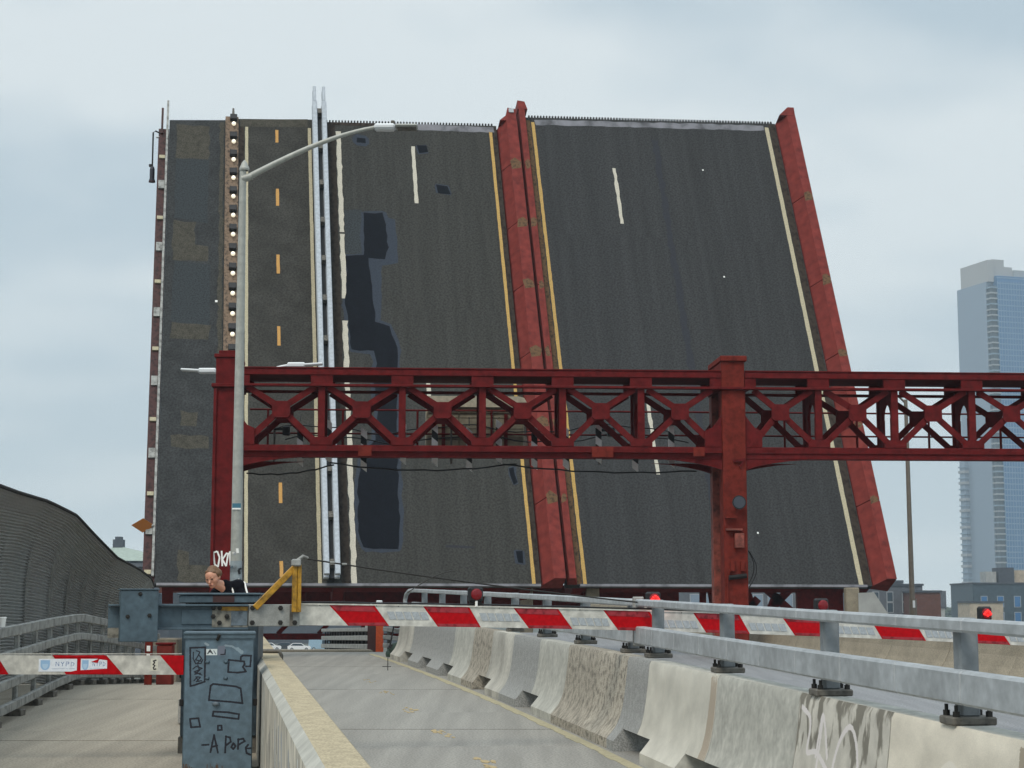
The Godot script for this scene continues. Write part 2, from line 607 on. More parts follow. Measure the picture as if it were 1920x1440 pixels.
func approach() -> void:
	var lane := structure("bike_lane")
	var cuts := [2.0, 8.0, 13.2, 20.2, 27.4, 34.4, 41.3]
	for i in cuts.size() - 1:
		var b := B.new()
		var steps := 4
		for k in steps:
			var d0: float = lerpf(cuts[i] + 0.03, cuts[i + 1] - 0.03, float(k) / steps)
			var d1: float = lerpf(cuts[i] + 0.03, cuts[i + 1] - 0.03, float(k + 1) / steps)
			slab(b, D(WX(d0) - 0.02, 0, d0), D(XL(d0) + 0.95, 0, d0), D(WX(d1) - 0.02, 0, d1), D(XL(d1) + 0.95, 0, d1), 0.25)
		part("slab", b, M["lane"], lane)
		if i > 0:
			var js := B.new()
			var jd: float = cuts[i]
			slab(js, D(WX(jd), -0.015, jd - 0.03), D(XL(jd) + 0.9, -0.015, jd - 0.03), D(WX(jd), -0.015, jd + 0.03), D(XL(jd) + 0.9, -0.015, jd + 0.03), 0.1)
			part("joint_seal", js, M["rubber"], lane)
	var kb := B.new()
	slab(kb, D(WX(41.33), 0.035, 41.33), D(XL(41.3) + 0.2, 0.035, 41.33), D(WX(41.9), 0.035, 41.9), D(XL(41.9) + 0.2, 0.035, 41.9), 0.3)
	part("end_kerb", kb, M["tan_conc"], lane)
	# painted line at the barrier foot, uneven edge
	var eb := B.new()
	var d := 7.0
	while d < 40.0:
		var s := 0.35
		var w0 := 0.05 + 0.012 * sin(d * 3.1) + 0.01 * sin(d * 11.0)
		slab(eb, D(XL(d) - w0, 0.004, d), D(XL(d) + 0.07, 0.004, d), D(XL(d + s) - w0, 0.004, d + s), D(XL(d + s) + 0.07, 0.004, d + s), 0.003)
		d += s
	part("edge_line", eb, M["line_cream"], lane)
	for q in [[-0.21, 16.43, 1.0], [-0.76, 19.54, 0.9], [-1.3, 23.06, 0.75], [-1.87, 26.46, 0.5], [-2.36, 29.6, 0.45]]:
		var b := B.new()
		for c in 16:
			var ctr := Vector2(rng.randf_range(-0.1, 0.1), rng.randf_range(-0.55, 0.55))
			if (ctr / Vector2(0.11, 0.6)).length() > 1.0:
				continue
			var poly := PackedVector2Array()
			var size := rng.randf_range(0.3, 1.0) * float(q[2])
			for k in 9:
				var a := TAU * k / 9
				var r := (0.55 + 0.45 * rng.randf()) * size
				poly.append(ctr + Vector2(cos(a) * 0.045 * r, sin(a) * 0.17 * r))
			b.prism(poly, 0.0, 0.003 + 0.0002 * c)
		part("worn_yellow_dash", b, M["lane_yellow"], lane, "", Transform3D(Basis(Vector3(1, 0, 0), Vector3(0.155, -GR, 1).normalized(), Vector3.UP), D(q[0], 0.0005, q[1])))
	var walk := structure("walkway")
	var wc := [6.0, 12.5, 18.8, 25.2, 31.6, 38.0, 46.0]
	for i in wc.size() - 1:
		var b := B.new()
		for k in 4:
			var d0: float = lerpf(wc[i] + 0.025, wc[i + 1] - 0.025, k / 4.0)
			var d1: float = lerpf(wc[i] + 0.025, wc[i + 1] - 0.025, (k + 1) / 4.0)
			slab(b, D(rail_x(d0) - 1.3, dip(d0), d0), D(WX(d0) - 0.24, dip(d0), d0), D(rail_x(d1) - 1.3, dip(d1), d1), D(WX(d1) - 0.24, dip(d1), d1), 0.25)
		part("slab", b, M["walk"], walk)
		if i > 0:
			var js := B.new()
			var jd: float = wc[i]
			slab(js, D(rail_x(jd) - 1.2, dip(jd) - 0.015, jd - 0.025), D(WX(jd) - 0.3, dip(jd) - 0.015, jd - 0.025), D(rail_x(jd) - 1.2, dip(jd) - 0.015, jd + 0.025), D(WX(jd) - 0.3, dip(jd) - 0.015, jd + 0.025), 0.1)
			part("joint_seal", js, M["rubber"], walk)
	var road := structure("road")
	var rb := B.new()
	var rp := [3.0, 12.0, 20.0, 26.7, 33.5, 40.0, 47.0, 56.0]
	for i in rp.size() - 1:
		slab(rb, D(XL(minf(rp[i], 39.0)) + 0.96, 0, rp[i]), D(median_x(rp[i]) + 0.3, 0, rp[i]), D(XL(minf(rp[i + 1], 39.0)) + 0.96, 0, rp[i + 1]), D(median_x(rp[i + 1]) + 0.3, 0, rp[i + 1]), 0.3)
	part("carriageway", rb, M["roadway"], road)
	var rb2 := B.new()
	for i in rp.size() - 1:
		slab(rb2, D(median_x(rp[i]) + 0.31, 0.0, rp[i]), D(median_x(rp[i]) + 11.0, 0, rp[i]), D(median_x(rp[i + 1]) + 0.31, 0.0, rp[i + 1]), D(median_x(rp[i + 1]) + 11.0, 0, rp[i + 1]), 0.3)
	part("carriageway", rb2, M["roadway"], road)
	# the columns that carry the approach
	for q in [[-3.0, 12.0], [4.0, 12.0], [12.0, 12.0], [-5.0, 34.0], [3.0, 34.0], [12.0, 34.0]]:
		var c := thing("approach_column", "round concrete column under the bridge approach, %s" % ["nearer left", "nearer middle", "nearer right", "farther left", "farther middle", "farther right"][[-3.0, 4.0, 12.0].find(q[0]) if q[1] < 20.0 else 3 + [-5.0, 3.0, 12.0].find(q[0])], "column", Vector3(q[0], -12.0, -q[1]))
		part("shaft", B.new().tube([Vector3.ZERO, Vector3(0, 12.0 - 0.3 + GR * q[1] - 0.05, 0)], 0.7, 0.7, 12), M["pier_conc"], c)

func median_x(d: float) -> float:
	if d < 26.7:
		return 7.6 + (26.7 - d) * 0.28
	if d < 40.0:
		return lerpf(7.6, 4.9, (d - 26.7) / 13.3)
	return lerpf(4.9, 1.9, (d - 40.0) / 16.0)

# ---------------------------------------------------------------- parapet wall beside the bike lane
func wall_piece(label: String, d0: float, d1: float, m_side: Material, m_top: Material, uvside := false) -> void:
	var o := thing("parapet_wall", label, "wall", D(WX(d0), 0, d0))
	var p0 := D(WX(d0), 0, d0)
	var p1 := D(WX(d1), 0, d1) - p0
	var l := Vector3(-0.265, 0, 0.0)
	var up := Vector3.UP
	var b := B.new()
	var T0 := 0.9
	var e := 0.055
	# faces: right, ends, left (below the bevel)
	var fl0 := l
	var fl1 := l + p1
	var c := (p1 + l) * 0.5 + up * 0.4
	b.oquad(c, Vector3.ZERO, p1, p1 + up * (T0 - 0.02), up * (T0 - 0.02))
	if not uvside:
		b.oquad(c, fl0, fl1, fl1 + up * (T0 - e), fl0 + up * (T0 - e))
	for q in [Vector3.ZERO, p1]:
		b.oquad(c, q, q + l, q + l + up * (T0 - e), q + up * (T0 - 0.02))
	b.oquad(c, l + up * (T0 - e), fl1 + up * (T0 - e), fl1 + Vector3(e, T0, 0), l + Vector3(e, T0, 0))
	part("body", b, M["cream"] if uvside else m_side, o)
	if uvside:
		var s := B.new()
		s.uvquad(fl1, fl0, fl0 + up * (T0 - e), fl1 + up * (T0 - e))
		part("painted_face", s, m_side, o)
	var t := B.new()
	t.oquad(c, l + Vector3(e, T0, 0), fl1 + Vector3(e, T0, 0), p1 + up * T0 + Vector3(-0.02, 0, 0), up * T0 + Vector3(-0.02, 0, 0))
	t.oquad(c, up * T0 + Vector3(-0.02, 0, 0), p1 + up * T0 + Vector3(-0.02, 0, 0), p1 + up * (T0 - 0.02), up * (T0 - 0.02))
	part("coping", t, m_top, o)

func parapet_walls() -> void:
	# graffiti and drips on the near face
	var im := canvas(1024, 128, rgb(178, 174, 162), 0.35, 51, 0.05, 0.012)
	for k in 46:
		var x := rng.randf_range(20, 960)
		var y := rng.randf_range(20, 70)
		var g := rng.randf_range(60, 120)
		stroke(im, [Vector2(x, y), Vector2(x + rng.randf_range(-3, 3), y + rng.randf_range(15, 60))], rng.randf_range(2, 7), rgb(g, g * 1.0, g * 1.02))
	for k in 9:
		var x := rng.randf_range(60, 700)
		stroke(im, [Vector2(x, 20), Vector2(x + 12, 60), Vector2(x + 4, 110), Vector2(x + 30, 122)], 9, rgb(128, 142, 158))
	for k in 5:
		var x := 560.0 + k * 60
		stroke(im, [Vector2(x, 10), Vector2(x + 25, 90), Vector2(x + 42, 30), Vector2(x + 50, 110)], 7, rgb(196, 204, 206))
	wall_piece("near concrete parapet wall with tan top and graffiti drips down its face", 4.0, 14.68, print_mat(im, 0.9), M["wall_top"], true)
	wall_piece("short pale length of parapet wall beside the blue cabinet", 14.70, 18.98, M["cream"], M["wall_top"])
	wall_piece("far tan parapet wall running on behind the gate arm", 19.0, 42.0, M["tan_conc"], M["wall_top"])
	var o := thing("wall_strap", "dark cable strapped over the joint in the parapet wall top", "strap", D(WX(19.0), 0.9, 19.0))
	part("strap", B.new().tube([Vector3(-0.3, -0.25, 0.0), Vector3(-0.285, 0.0, 0), Vector3(-0.26, 0.025, 0), Vector3(-0.1, 0.022, 0.03), Vector3(0.01, 0.02, 0.03), Vector3(0.03, -0.02, 0.03), Vector3(0.03, -0.3, 0.03)], 0.022, 0.022, 8), M["plate_dark"], o)

# ---------------------------------------------------------------- concrete barriers
func jersey(label: String, d0: float, d1: float, m: Material, cut0: bool, cut1: bool, uvtex := false, mark := "") -> void:
	var p0 := D(XL(d0) + 0.12, 0.0, d0 + 0.012)
	var p1 := D(XL(d1) + 0.12, 0.0, d1 - 0.012)
	var z := (p0 - p1).normalized()
	var x := Vector3.UP.cross(z).normalized()
	var o := thing("concrete_barrier", label, "barrier", p0, Basis(x, z.cross(x), z), "concrete barriers in a row beside the bike lane")
	var L := (p1 - p0).length()
	var pr := []
	var half := [[0.0, 0.0], [0.0, 0.1], [0.03, 0.135], [0.095, 0.215], [0.14, 0.31], [0.168, 0.42], [0.19, 0.56], [0.21, 0.72], [0.225, 0.875], [0.243, 0.91]]
	for h in half:
		pr.append(Vector2(h[0], h[1]))
	for i in range(half.size() - 1, -1, -1):
		pr.append(Vector2(0.66 - half[i][0], half[i][1]))
	var b := B.new()
	var f := B.new()
	var cuts := [0.0, 0.62 if cut0 else 0.0, L - (0.55 if cut1 else 0.0), L]
	for c in 3:
		var a0: float = cuts[c]
		var a1: float = cuts[c + 1]
		if a1 - a0 < 0.01:
			continue
		var high: bool = c != 1
		var q := []
		if high:
			q.append(Vector2(0.1, 0.22))
			for k in pr:
				if k.y > 0.22:
					q.append(k)
			q.append(Vector2(0.56, 0.22))
		else:
			q = pr
		var cc := Vector3(0.33, 0.45, -(a0 + a1) * 0.5)
		for i in q.size() - 1:
			var s0: Vector2 = q[i]
			var s1: Vector2 = q[i + 1]
			var na := Vector2.ZERO
			var nb := Vector2.ZERO
			var t := (s1 - s0).normalized()
			var nn := Vector2(-t.y, t.x)
			na = nn
			nb = nn
			if i > 0:
				var t2: Vector2 = (s0 - q[i - 1]).normalized()
				if t2.dot(t) > 0.8:
					na = (nn + Vector2(-t2.y, t2.x)).normalized()
			if i < q.size() - 2:
				var t3: Vector2 = (q[i + 2] - s1).normalized()
				if t3.dot(t) > 0.8:
					nb = (nn + Vector2(-t3.y, t3.x)).normalized()
			var pts := [Vector3(s0.x, s0.y, -a1), Vector3(s0.x, s0.y, -a0), Vector3(s1.x, s1.y, -a0), Vector3(s1.x, s1.y, -a1)]
			var us := [Vector2(1.0 - a1 / L, 1.0 - s0.y / 0.92), Vector2(1.0 - a0 / L, 1.0 - s0.y / 0.92), Vector2(1.0 - a0 / L, 1.0 - s1.y / 0.92), Vector2(1.0 - a1 / L, 1.0 - s1.y / 0.92)]
			(f if uvtex and s0.x < 0.3 and s1.x < 0.3 else b).squad(pts, [Vector3(na.x, na.y, 0), Vector3(na.x, na.y, 0), Vector3(nb.x, nb.y, 0), Vector3(nb.x, nb.y, 0)], us)
		var pp := PackedVector2Array(q)
		var idx := Geometry2D.triangulate_polygon(pp)
		for e in [a0, a1]:
			for k in range(0, idx.size(), 3):
				b.otri(cc, Vector3(pp[idx[k]].x, pp[idx[k]].y, -e), Vector3(pp[idx[k + 1]].x, pp[idx[k + 1]].y, -e), Vector3(pp[idx[k + 2]].x, pp[idx[k + 2]].y, -e))
		if high:
			b.oquad(cc, Vector3(0.1, 0.22, -a0), Vector3(0.56, 0.22, -a0), Vector3(0.56, 0.22, -a1), Vector3(0.1, 0.22, -a1))
	part("body", b, M["cream"] if uvtex else m, o)
	if uvtex:
		part("marked_face", f, m, o)

func barriers() -> void:
	var im := canvas(512, 256, rgb(186, 182, 172), 0.14, 61, 0.012, 0.012)
	var st := FastNoiseLite.new()
	st.seed = 77
	st.frequency = 1.0
	st.fractal_octaves = 5
	for y in 256:
		for x in 512:
			var k := st.get_noise_2d(x * 0.018, y * 0.008) + 0.30 - y / 190.0
			if k > 0.0:
				var c := im.get_pixel(x, y)
				im.set_pixel(x, y, c.lerp(rgb(96, 92, 82), clampf(k * 3.0, 0.0, 0.75)))
	var w := rgb(210, 204, 202)
	# pale looping spray marks
	strokes(im, curve([[[20, 30], [70, 44], [78, 70], [74, 108], [130, 104], [200, 128], [246, 150], [236, 118], [262, 70], [310, 44], [350, 70], [376, 130], [384, 190], [392, 250]], [[130, 110], [150, 36], [196, 106]], [[246, 150], [240, 250]], [[150, 40], [130, 250]], [[430, 110], [440, 150], [460, 180]], [[60, 250], [84, 205]], [[120, 240], [140, 212]]]), Vector2.ZERO, Vector2.ONE, 10.0, w)
	var im2 := canvas(512, 256, rgb(206, 199, 184), 0.10, 63, 0.012, 0.012)
	for k in 60:
		var xx := 300.0 + rng.randf_range(-14, 30)
		stroke(im2, [Vector2(xx, 14), Vector2(xx + rng.randf_range(-8, 8), rng.randf_range(90, 250))], rng.randf_range(1, 5), rgb(150, 140, 124))
	strokes(im2, [[[244, 130], [246, 70], [330, 62], [420, 72], [414, 110]]], Vector2.ZERO, Vector2.ONE, 11.0, rgb(222, 208, 212))
	strokes(im2, curve([[[110, 120], [126, 80], [150, 60], [170, 84], [180, 120]], [[470, 70], [466, 150]], [[70, 190], [90, 120]]]), Vector2.ZERO, Vector2.ONE, 8.0, rgb(218, 212, 200))
	jersey("nearest cream concrete barrier with pink sprayed hook mark by a dark stain", 7.2, 10.5, print_mat(im2, 0.9), false, false, true)
	jersey("greenish stained concrete barrier with looping white spray graffiti", 10.5, 12.3, print_mat(im, 0.9), false, false, true)
	jersey("clean cream concrete barrier just beyond the graffiti one", 12.3, 14.5, M["cream"], false, true)
	var im3 := canvas(512, 256, rgb(190, 187, 176), 0.10, 67, 0.01, 0.01)
	for k in 70:
		var x3 := rng.randf_range(470, 508)
		stroke(im3, [Vector2(x3, rng.randf_range(4, 40)), Vector2(x3 + rng.randf_range(-5, 5), rng.randf_range(100, 252))], rng.randf_range(1, 4), rgb(164, 152, 136))
	for k in 24:
		var x3 := rng.randf_range(4, 460)
		var y3 := rng.randf_range(4, 60)
		stroke(im3, [Vector2(x3, y3), Vector2(x3 + rng.randf_range(-3, 3), y3 + rng.randf_range(10, 90))], rng.randf_range(1, 3), rgb(196, 190, 176))
	jersey("long cream concrete barrier with a brownish streak at its near joint", 14.5, 17.0, print_mat(im3, 0.9), true, true, true)
	jersey("short smooth grey concrete barrier under the end of the near guard rail", 17.0, 17.95, M["grey_conc"], true, false)
	jersey("blackened mottled concrete barrier next to the short grey one", 17.95, 19.35, M["mottle"], false, false)
	jersey("brown mottled concrete barrier between the blackened one and a cream one", 19.35, 21.1, M["mottle2"], false, false)
	jersey("cream concrete barrier between a mottled one and a grey one with a foot slot", 21.1, 23.0, M["cream"], false, true)
	jersey("flat grey concrete barrier in the middle of the row above a foot slot", 23.0, 25.0, M["grey_conc"], true, false)
	jersey("narrow cream concrete barrier before the tan mottled far one", 25.0, 26.8, M["cream2"], false, true)
	jersey("tan mottled far concrete barrier between two cream ones", 26.8, 28.6, M["mottle2"], true, false)
	jersey("cream far concrete barrier third from the far end", 28.6, 30.6, M["cream"], false, true)
	jersey("grey far concrete barrier second from the far end", 30.6, 33.2, M["grey_conc"], true, true)
	jersey("grey far concrete barrier next to last in the row", 33.2, 35.7, M["grey_conc"], true, true)
	jersey("farthest cream concrete barrier where the row ends by the green tarp", 35.7, 37.8, M["cream2"], true, false)
	rails_on_barriers()
	# far side of the carriageway
	var med := [25.0, 27.3, 29.6, 31.9, 34.2, 36.5, 38.8, 41.1, 43.4, 45.7, 48.0, 50.5, 53.0, 55.5]
	for i in med.size() - 1:
		var a := D(median_x(med[i]), 0, med[i] + 0.012)
		var c := D(median_x(med[i + 1]), 0, med[i + 1] - 0.012)
		var z := (a - c).normalized()
		var x := Vector3.UP.cross(z).normalized()
		var o := thing("median_barrier", "tan curved concrete barrier across the road, %s from the photo's right edge" % ["first", "second", "third", "fourth", "fifth", "sixth", "seventh", "eighth", "ninth", "tenth", "eleventh", "twelfth", "thirteenth", "fourteenth"][i], "barrier", a, Basis(x, z.cross(x), z), "tan barriers across the road")
		var pr := PackedVector2Array([Vector2(0.6, 0), Vector2(0.6, 0.9), Vector2(0.36, 0.9), Vector2(0.33, 0.72), Vector2(0.28, 0.5), Vector2(0.2, 0.33), Vector2(0.09, 0.17), Vector2(0, 0.08), Vector2(0, 0)])
		part("body", B.new().prism(pr, -(c - a).length(), 0.0), M["tan_conc"], o)

func rail_off(d: float) -> float:
	return lerpf(0.46, 0.60, clampf((d - 12.0) / 6.0, 0.0, 1.0))

func rail_set(label: String, posts: Array, d0: float, d1: float, tail: bool) -> void:
	var base := D(XL(posts[0]) + rail_off(posts[0]), 0.91, posts[0])
	var o := thing("guard_rail", label, "guard rail", base)
	for pd in posts:
		var c := D(XL(pd) + rail_off(pd), 0.91, pd) - base
		var dir := (D(XL(pd + 0.5) + rail_off(pd + 0.5), 0.91, pd + 0.5) - D(XL(pd - 0.5) + rail_off(pd - 0.5), 0.91, pd - 0.5)).normalized()
		var yaw := Basis(Vector3.UP.cross(-dir).normalized(), Vector3.UP, (-dir))
		var b := B.new()
		b.xf = Transform3D(yaw, c)
		b.box(Vector3(0, 0.305, 0), Vector3(0.11, 0.53, 0.1), 0.012)
		var post := part("post", b, M["post_grey"], o)
		var pl := B.new()
		pl.xf = Transform3D(yaw, c)
		pl.box(Vector3(0, 0.022, 0), Vector3(0.25, 0.045, 0.2), 0.008)
		part("base_plate", pl, M["plate_dark"], post)
		for s in [[-1, -1], [1, -1], [-1, 1], [1, 1]]:
			var bt := B.new()
			bt.xf = Transform3D(yaw, c + yaw * Vector3(s[0] * 0.092, 0.045, s[1] * 0.07))
			bt.lathe([Vector2(0.0, 0.06), Vector2(0.011, 0.06), Vector2(0.011, 0.028), Vector2(0.02, 0.028), Vector2(0.02, 0.0)], 6)
			part("anchor_bolt", bt, M["bolt"], post)
	for spec in [[0.495, 0.57, 0.07], [0.115, 0.295, 0.10]]:
		var ds := []
		var seg := d0
		while seg < d1 - 0.4:
			ds.append(seg)
			seg += 3.0
		ds.append(d1)
		for i in ds.size() - 1:
			var b := B.new()
			var a0: float = ds[i] + (0.006 if i > 0 else 0.0)
			var a1: float = ds[i + 1] - (0.006 if i < ds.size() - 2 else 0.0)
			var n := 3
			for k in n:
				var e0 := lerpf(a0, a1, float(k) / n)
				var e1 := lerpf(a0, a1, float(k + 1) / n)
				var hm: float = (spec[0] + spec[1]) * 0.5
				var q0 := D(XL(e0) + rail_off(e0) - 0.08, 0.91 + hm, e0) - base
				var q1 := D(XL(e1) + rail_off(e1) - 0.08, 0.91 + hm, e1) - base
				b.bar(q0, q1, spec[2], spec[1] - spec[0], Vector3.UP, 0.014)
			part("rail", b, M["galv"], o)
	if tail:
		var b := B.new()
		var e := D(XL(d1) + rail_off(d1) - 0.08, 0.91, d1) - base
		var dir := (D(XL(d1 + 1.0) + rail_off(d1 + 1), 0.91, d1 + 1.0) - D(XL(d1) + rail_off(d1), 0.91, d1)).normalized()
		b.tube([e + Vector3(0, 0.535, 0), e + dir * 0.5 + Vector3(-0.02, 0.52, 0), e + dir * 0.8 + Vector3(-0.04, 0.44, 0), e + dir * 0.9 + Vector3(-0.05, 0.32, 0), e + dir * 0.85 + Vector3(-0.05, 0.18, 0)], 0.045, 0.045, 8)
		part("end_loop", b, M["galv"], o)
	else:
		var e := D(XL(d1) + rail_off(d1) - 0.08, 0.91, d1) - base
		for h in [0.535, 0.19]:
			part("end_cap", B.new().box(e + Vector3(0, h, -0.01), Vector3(0.12, 0.12 if h > 0.3 else 0.2, 0.03), 0.01), M["galv_dull"], o)

func rails_on_barriers() -> void:
	rail_set("near two-bar galvanised guard rail on top of the concrete barriers", [7.0, 9.64, 12.0, 14.9, 17.7], 5.4, 18.25, false)
	rail_set("far curved galvanised guard rail beyond the gate arm, ending in a loop", [18.85, 21.4, 23.9, 26.4, 28.9, 31.4, 33.9, 36.2], 18.6, 37.2, true)

# ---------------------------------------------------------------- pier and machinery under the leaves
func pier() -> void:
	var o := thing("bridge_pier", "concrete pier in the river under the raised bridge leaves", "pier", Vector3(0, -12, -63))
	part("footing", B.new().span(Vector3(-15, 0, -7), Vector3(17, 9.2, 6)), M["pier_conc"], o)
	part("slab", B.new().span(Vector3(-12, 11.0, 6.5), Vector3(3.5, 11.35, 20.9)), M["pier_conc"], o)
	for x in [-13.0, -6.0, 1.0, 8.0, 14.0]:
		part("column", B.new().span(Vector3(x - 0.5, 9.2, -5), Vector3(x + 0.5, 12.6, -3.6), 0.05), M["pier_conc"], o)
	var g := thing("heel_girders", "dark red steel girders in shade below the left raised leaf", "girders", Vector3(-7, 0, -69.6))
	part("girder", B.new().span(Vector3(-3.4, 1.05, -0.4), Vector3(10.4, 2.62, 0.0), 0.02), M["girder"], g)
	for x in [-3.2, -1.2, 0.3, 2.6, 5.0, 7.6, 10.0]:
		part("stiffener", B.new().span(Vector3(x, 1.06, 0.002), Vector3(x + 0.12, 2.6, 0.14)), M["girder"], g)
	part("lower_beam", B.new().span(Vector3(-5.0, 0.5, -0.5), Vector3(3.2, 0.74, 0.0), 0.02), M["girder"], g)
	for x in [-4.6, -2.2, -0.6, 0.9, 2.2]:
		part("hanger", B.new().bar(Vector3(x, 0.72, -0.2), Vector3(x + 0.35, 1.08, -0.2), 0.16, 0.16, Vector3(0, 0, 1)), M["girder"], g)
	var wb := thing("walkway_beam", "pinkish brown beam under the walkway end of the left raised leaf", "beam", Vector3(-12.4, 0, -67.2))
	part("beam", B.new().span(Vector3(-1.0, 2.30, -0.3), Vector3(2.4, 2.54, 0.0), 0.01), mat(rgb(120, 84, 80), 0.8, "stain", 0.4), wb)
	part("beam_web", B.new().span(Vector3(0.1, 2.05, -0.3), Vector3(2.4, 2.297, -0.12)), M["girder"], wb)
	for q in [[0.55, "left of the two tan posts under the bridge centre"], [3.07, "right of the two tan posts under the bridge centre"], [12.95, "tan post at the right heel of the bridge"]]:
		var c := thing("pier_post", "square concrete %s" % q[1] if q[0] > 12.0 else "square concrete post, the %s" % q[1], "post", Vector3(q[0], -2.8, -67.6))
		part("shaft", B.new().span(Vector3(-0.25, 0, -0.25), Vector3(0.25, 5.3, 0.25), 0.03), M["tan_conc"], c)
	var wd := thing("abutment_wedge", "pale concrete wedge sloping down under the right red parapet", "abutment", Vector3(13.9, 0, -67.3))
	part("wedge", B.new().prism(PackedVector2Array([Vector2(-0.75, -2.8), Vector2(-0.75, 2.30), Vector2(-0.15, 2.32), Vector2(0.75, 0.9), Vector2(1.6, -2.8)]), -1.2, 0.0), M["bldg_pale"], wd)
	var r := thing("heel_bracing", "dark cross-braced steel frame under the right raised leaf", "bracing", Vector3(8, 0, -69.0))
	part("top_beam", B.new().span(Vector3(-5.2, 2.44, -0.5), Vector3(5.0, 2.72, 0), 0.02), M["girder"], r)
	part("bottom_beam", B.new().span(Vector3(-5.2, 1.0, -0.5), Vector3(5.0, 1.62, 0), 0.02), M["girder"], r)
	part("web", B.new().span(Vector3(-5.2, 1.6, -0.45), Vector3(-1.5, 2.5, -0.05)), M["girder"], r)
	part("web", B.new().span(Vector3(3.1, 1.6, -0.45), Vector3(4.9, 2.5, -0.05)), M["girder"], r)
	for x in [-0.55, 0.45, 1.05]:
		part("upright", B.new().span(Vector3(x - 0.12, 1.6, -0.4), Vector3(x + 0.12, 2.46, -0.1)), M["girder"], r)
	for q in [[1.5, 1.5, 1.1, 2.5], [1.1, 1.5, 1.6, 2.1], [1.9, 2.5, 3.0, 1.5], [2.35, 2.3, 2.0, 1.5], [2.9, 2.5, 2.2, 1.8]]:
		part("diagonal", B.new().bar(Vector3(q[0], q[1], -0.25), Vector3(q[2], q[3], -0.25), 0.3, 0.2, Vector3(0, 0, 1)), M["girder"], r)

# ---------------------------------------------------------------- raised leaves
func leaf_basis() -> Basis:
	return Basis(Vector3.UP, deg_to_rad(10.593)) * Basis(Vector3.RIGHT, deg_to_rad(64.253))

func strip(u0: float, u1: float, v0: float, v1: float, y0: float, y1: float) -> B:
	return B.new().span(Vector3(u0, y0, -v1), Vector3(u1, y1, -v0))

func deck(u0: float, u1: float, tip0: float, tip1: float) -> B:   # slab whose tip may be a little out of square
	var b := B.new()
	var o := Vector3((u0 + u1) / 2, -0.13, -11)
	var p := [Vector3(u0, 0, 0), Vector3(u1, 0, 0), Vector3(u1, 0, -tip1), Vector3(u0, 0, -tip0)]
	var dn := Vector3(0, -0.26, 0)
	b.oquad(o, p[0], p[1], p[2], p[3])
	b.oquad(o, p[0] + dn, p[1] + dn, p[2] + dn, p[3] + dn)
	for i in 4:
		b.oquad(o, p[i], p[(i + 1) % 4], p[(i + 1) % 4] + dn, p[i] + dn)
	return b

func rough_line(u: float, w: float, v0: float, v1: float, jit: float, y := 0.006) -> B:
	var n := maxi(2, int((v1 - v0) / 0.22))
	var b := B.new()
	var lp := Vector2(u - w / 2, u + w / 2)
	for k in n:
		var a := lerpf(v0, v1, float(k) / n)
		var c := lerpf(v0, v1, float(k + 1) / n)
		var np := Vector2(u - w / 2 + jit * (rng.randf() - 0.5), u + w / 2 + jit * (rng.randf() - 0.5))
		b.quad(Vector3(lp.x, y, -a), Vector3(lp.y, y, -a), Vector3(np.y, y, -c), Vector3(np.x, y, -c))
		lp = np
	return b

func flat_poly(pts: Array, y: float, jit := 0.0) -> B:
	var p := PackedVector2Array()
	for i in pts.size():
		var a := Vector2(pts[i][0], pts[i][1])
		var c := Vector2(pts[(i + 1) % pts.size()][0], pts[(i + 1) % pts.size()][1])
		var n := maxi(1, int((c - a).length() / 0.3)) if jit > 0.0 else 1
		for k in n:
			p.append(a.lerp(c, float(k) / n) + Vector2(rng.randf() - 0.5, rng.randf() - 0.5) * jit)
	var b := B.new()
	var idx := Geometry2D.triangulate_polygon(p)
	for k in range(0, idx.size(), 3):
		b.otri(Vector3(0, -99, -11), Vector3(p[idx[k]].x, y, -p[idx[k]].y), Vector3(p[idx[k + 1]].x, y, -p[idx[k + 1]].y), Vector3(p[idx[k + 2]].x, y, -p[idx[k + 2]].y))
	return b

func grow(pts: Array, by: float) -> Array:
	var p := PackedVector2Array()
	for q in pts:
		p.append(Vector2(q[0], q[1]))
	var r := Geometry2D.offset_polygon(p, by, Geometry2D.JOIN_ROUND)
	var o := []
	for q in r[0]:
		o.append([q.x, q.y])
	return o

func patch(o: Node3D, pts: Array, edge := 0.13) -> void:
	if edge > 0.0:
		part("patch_edge", flat_poly(grow(pts, edge), 0.004, 0.09), M["tar_edge"], o)
	part("tar_patch", flat_poly(pts, 0.008, 0.09), M["tar"], o)

func comb(u0: float, u1: float, t0: float, t1: float) -> B:
	var b := B.new()
	var n := int((u1 - u0) / 0.135)
	for k in n:
		var u := lerpf(u0, u1, (k + 0.5) / n)
		var t := lerpf(t0, t1, (k + 0.5) / n)
		b.span(Vector3(u - 0.032, -0.12, -t - 0.14), Vector3(u + 0.032, -0.02, -t + 0.02))
	return b

func under(o: Node3D, us: Array, tip: float) -> void:
	for u in us:
		part("girder", B.new().span(Vector3(u - 0.2, -1.7, -tip + 0.4), Vector3(u + 0.2, -0.262, -0.05)), M["girder"], o)
	for k in 7:
		var v := 0.4 + k * (tip - 1.2) / 6.0
		part("floor_beam", B.new().span(Vector3(us[0] + 0.2, -1.1, -v - 0.15), Vector3(us[-1] - 0.2, -0.262, -v + 0.15)), M["girder"], o)

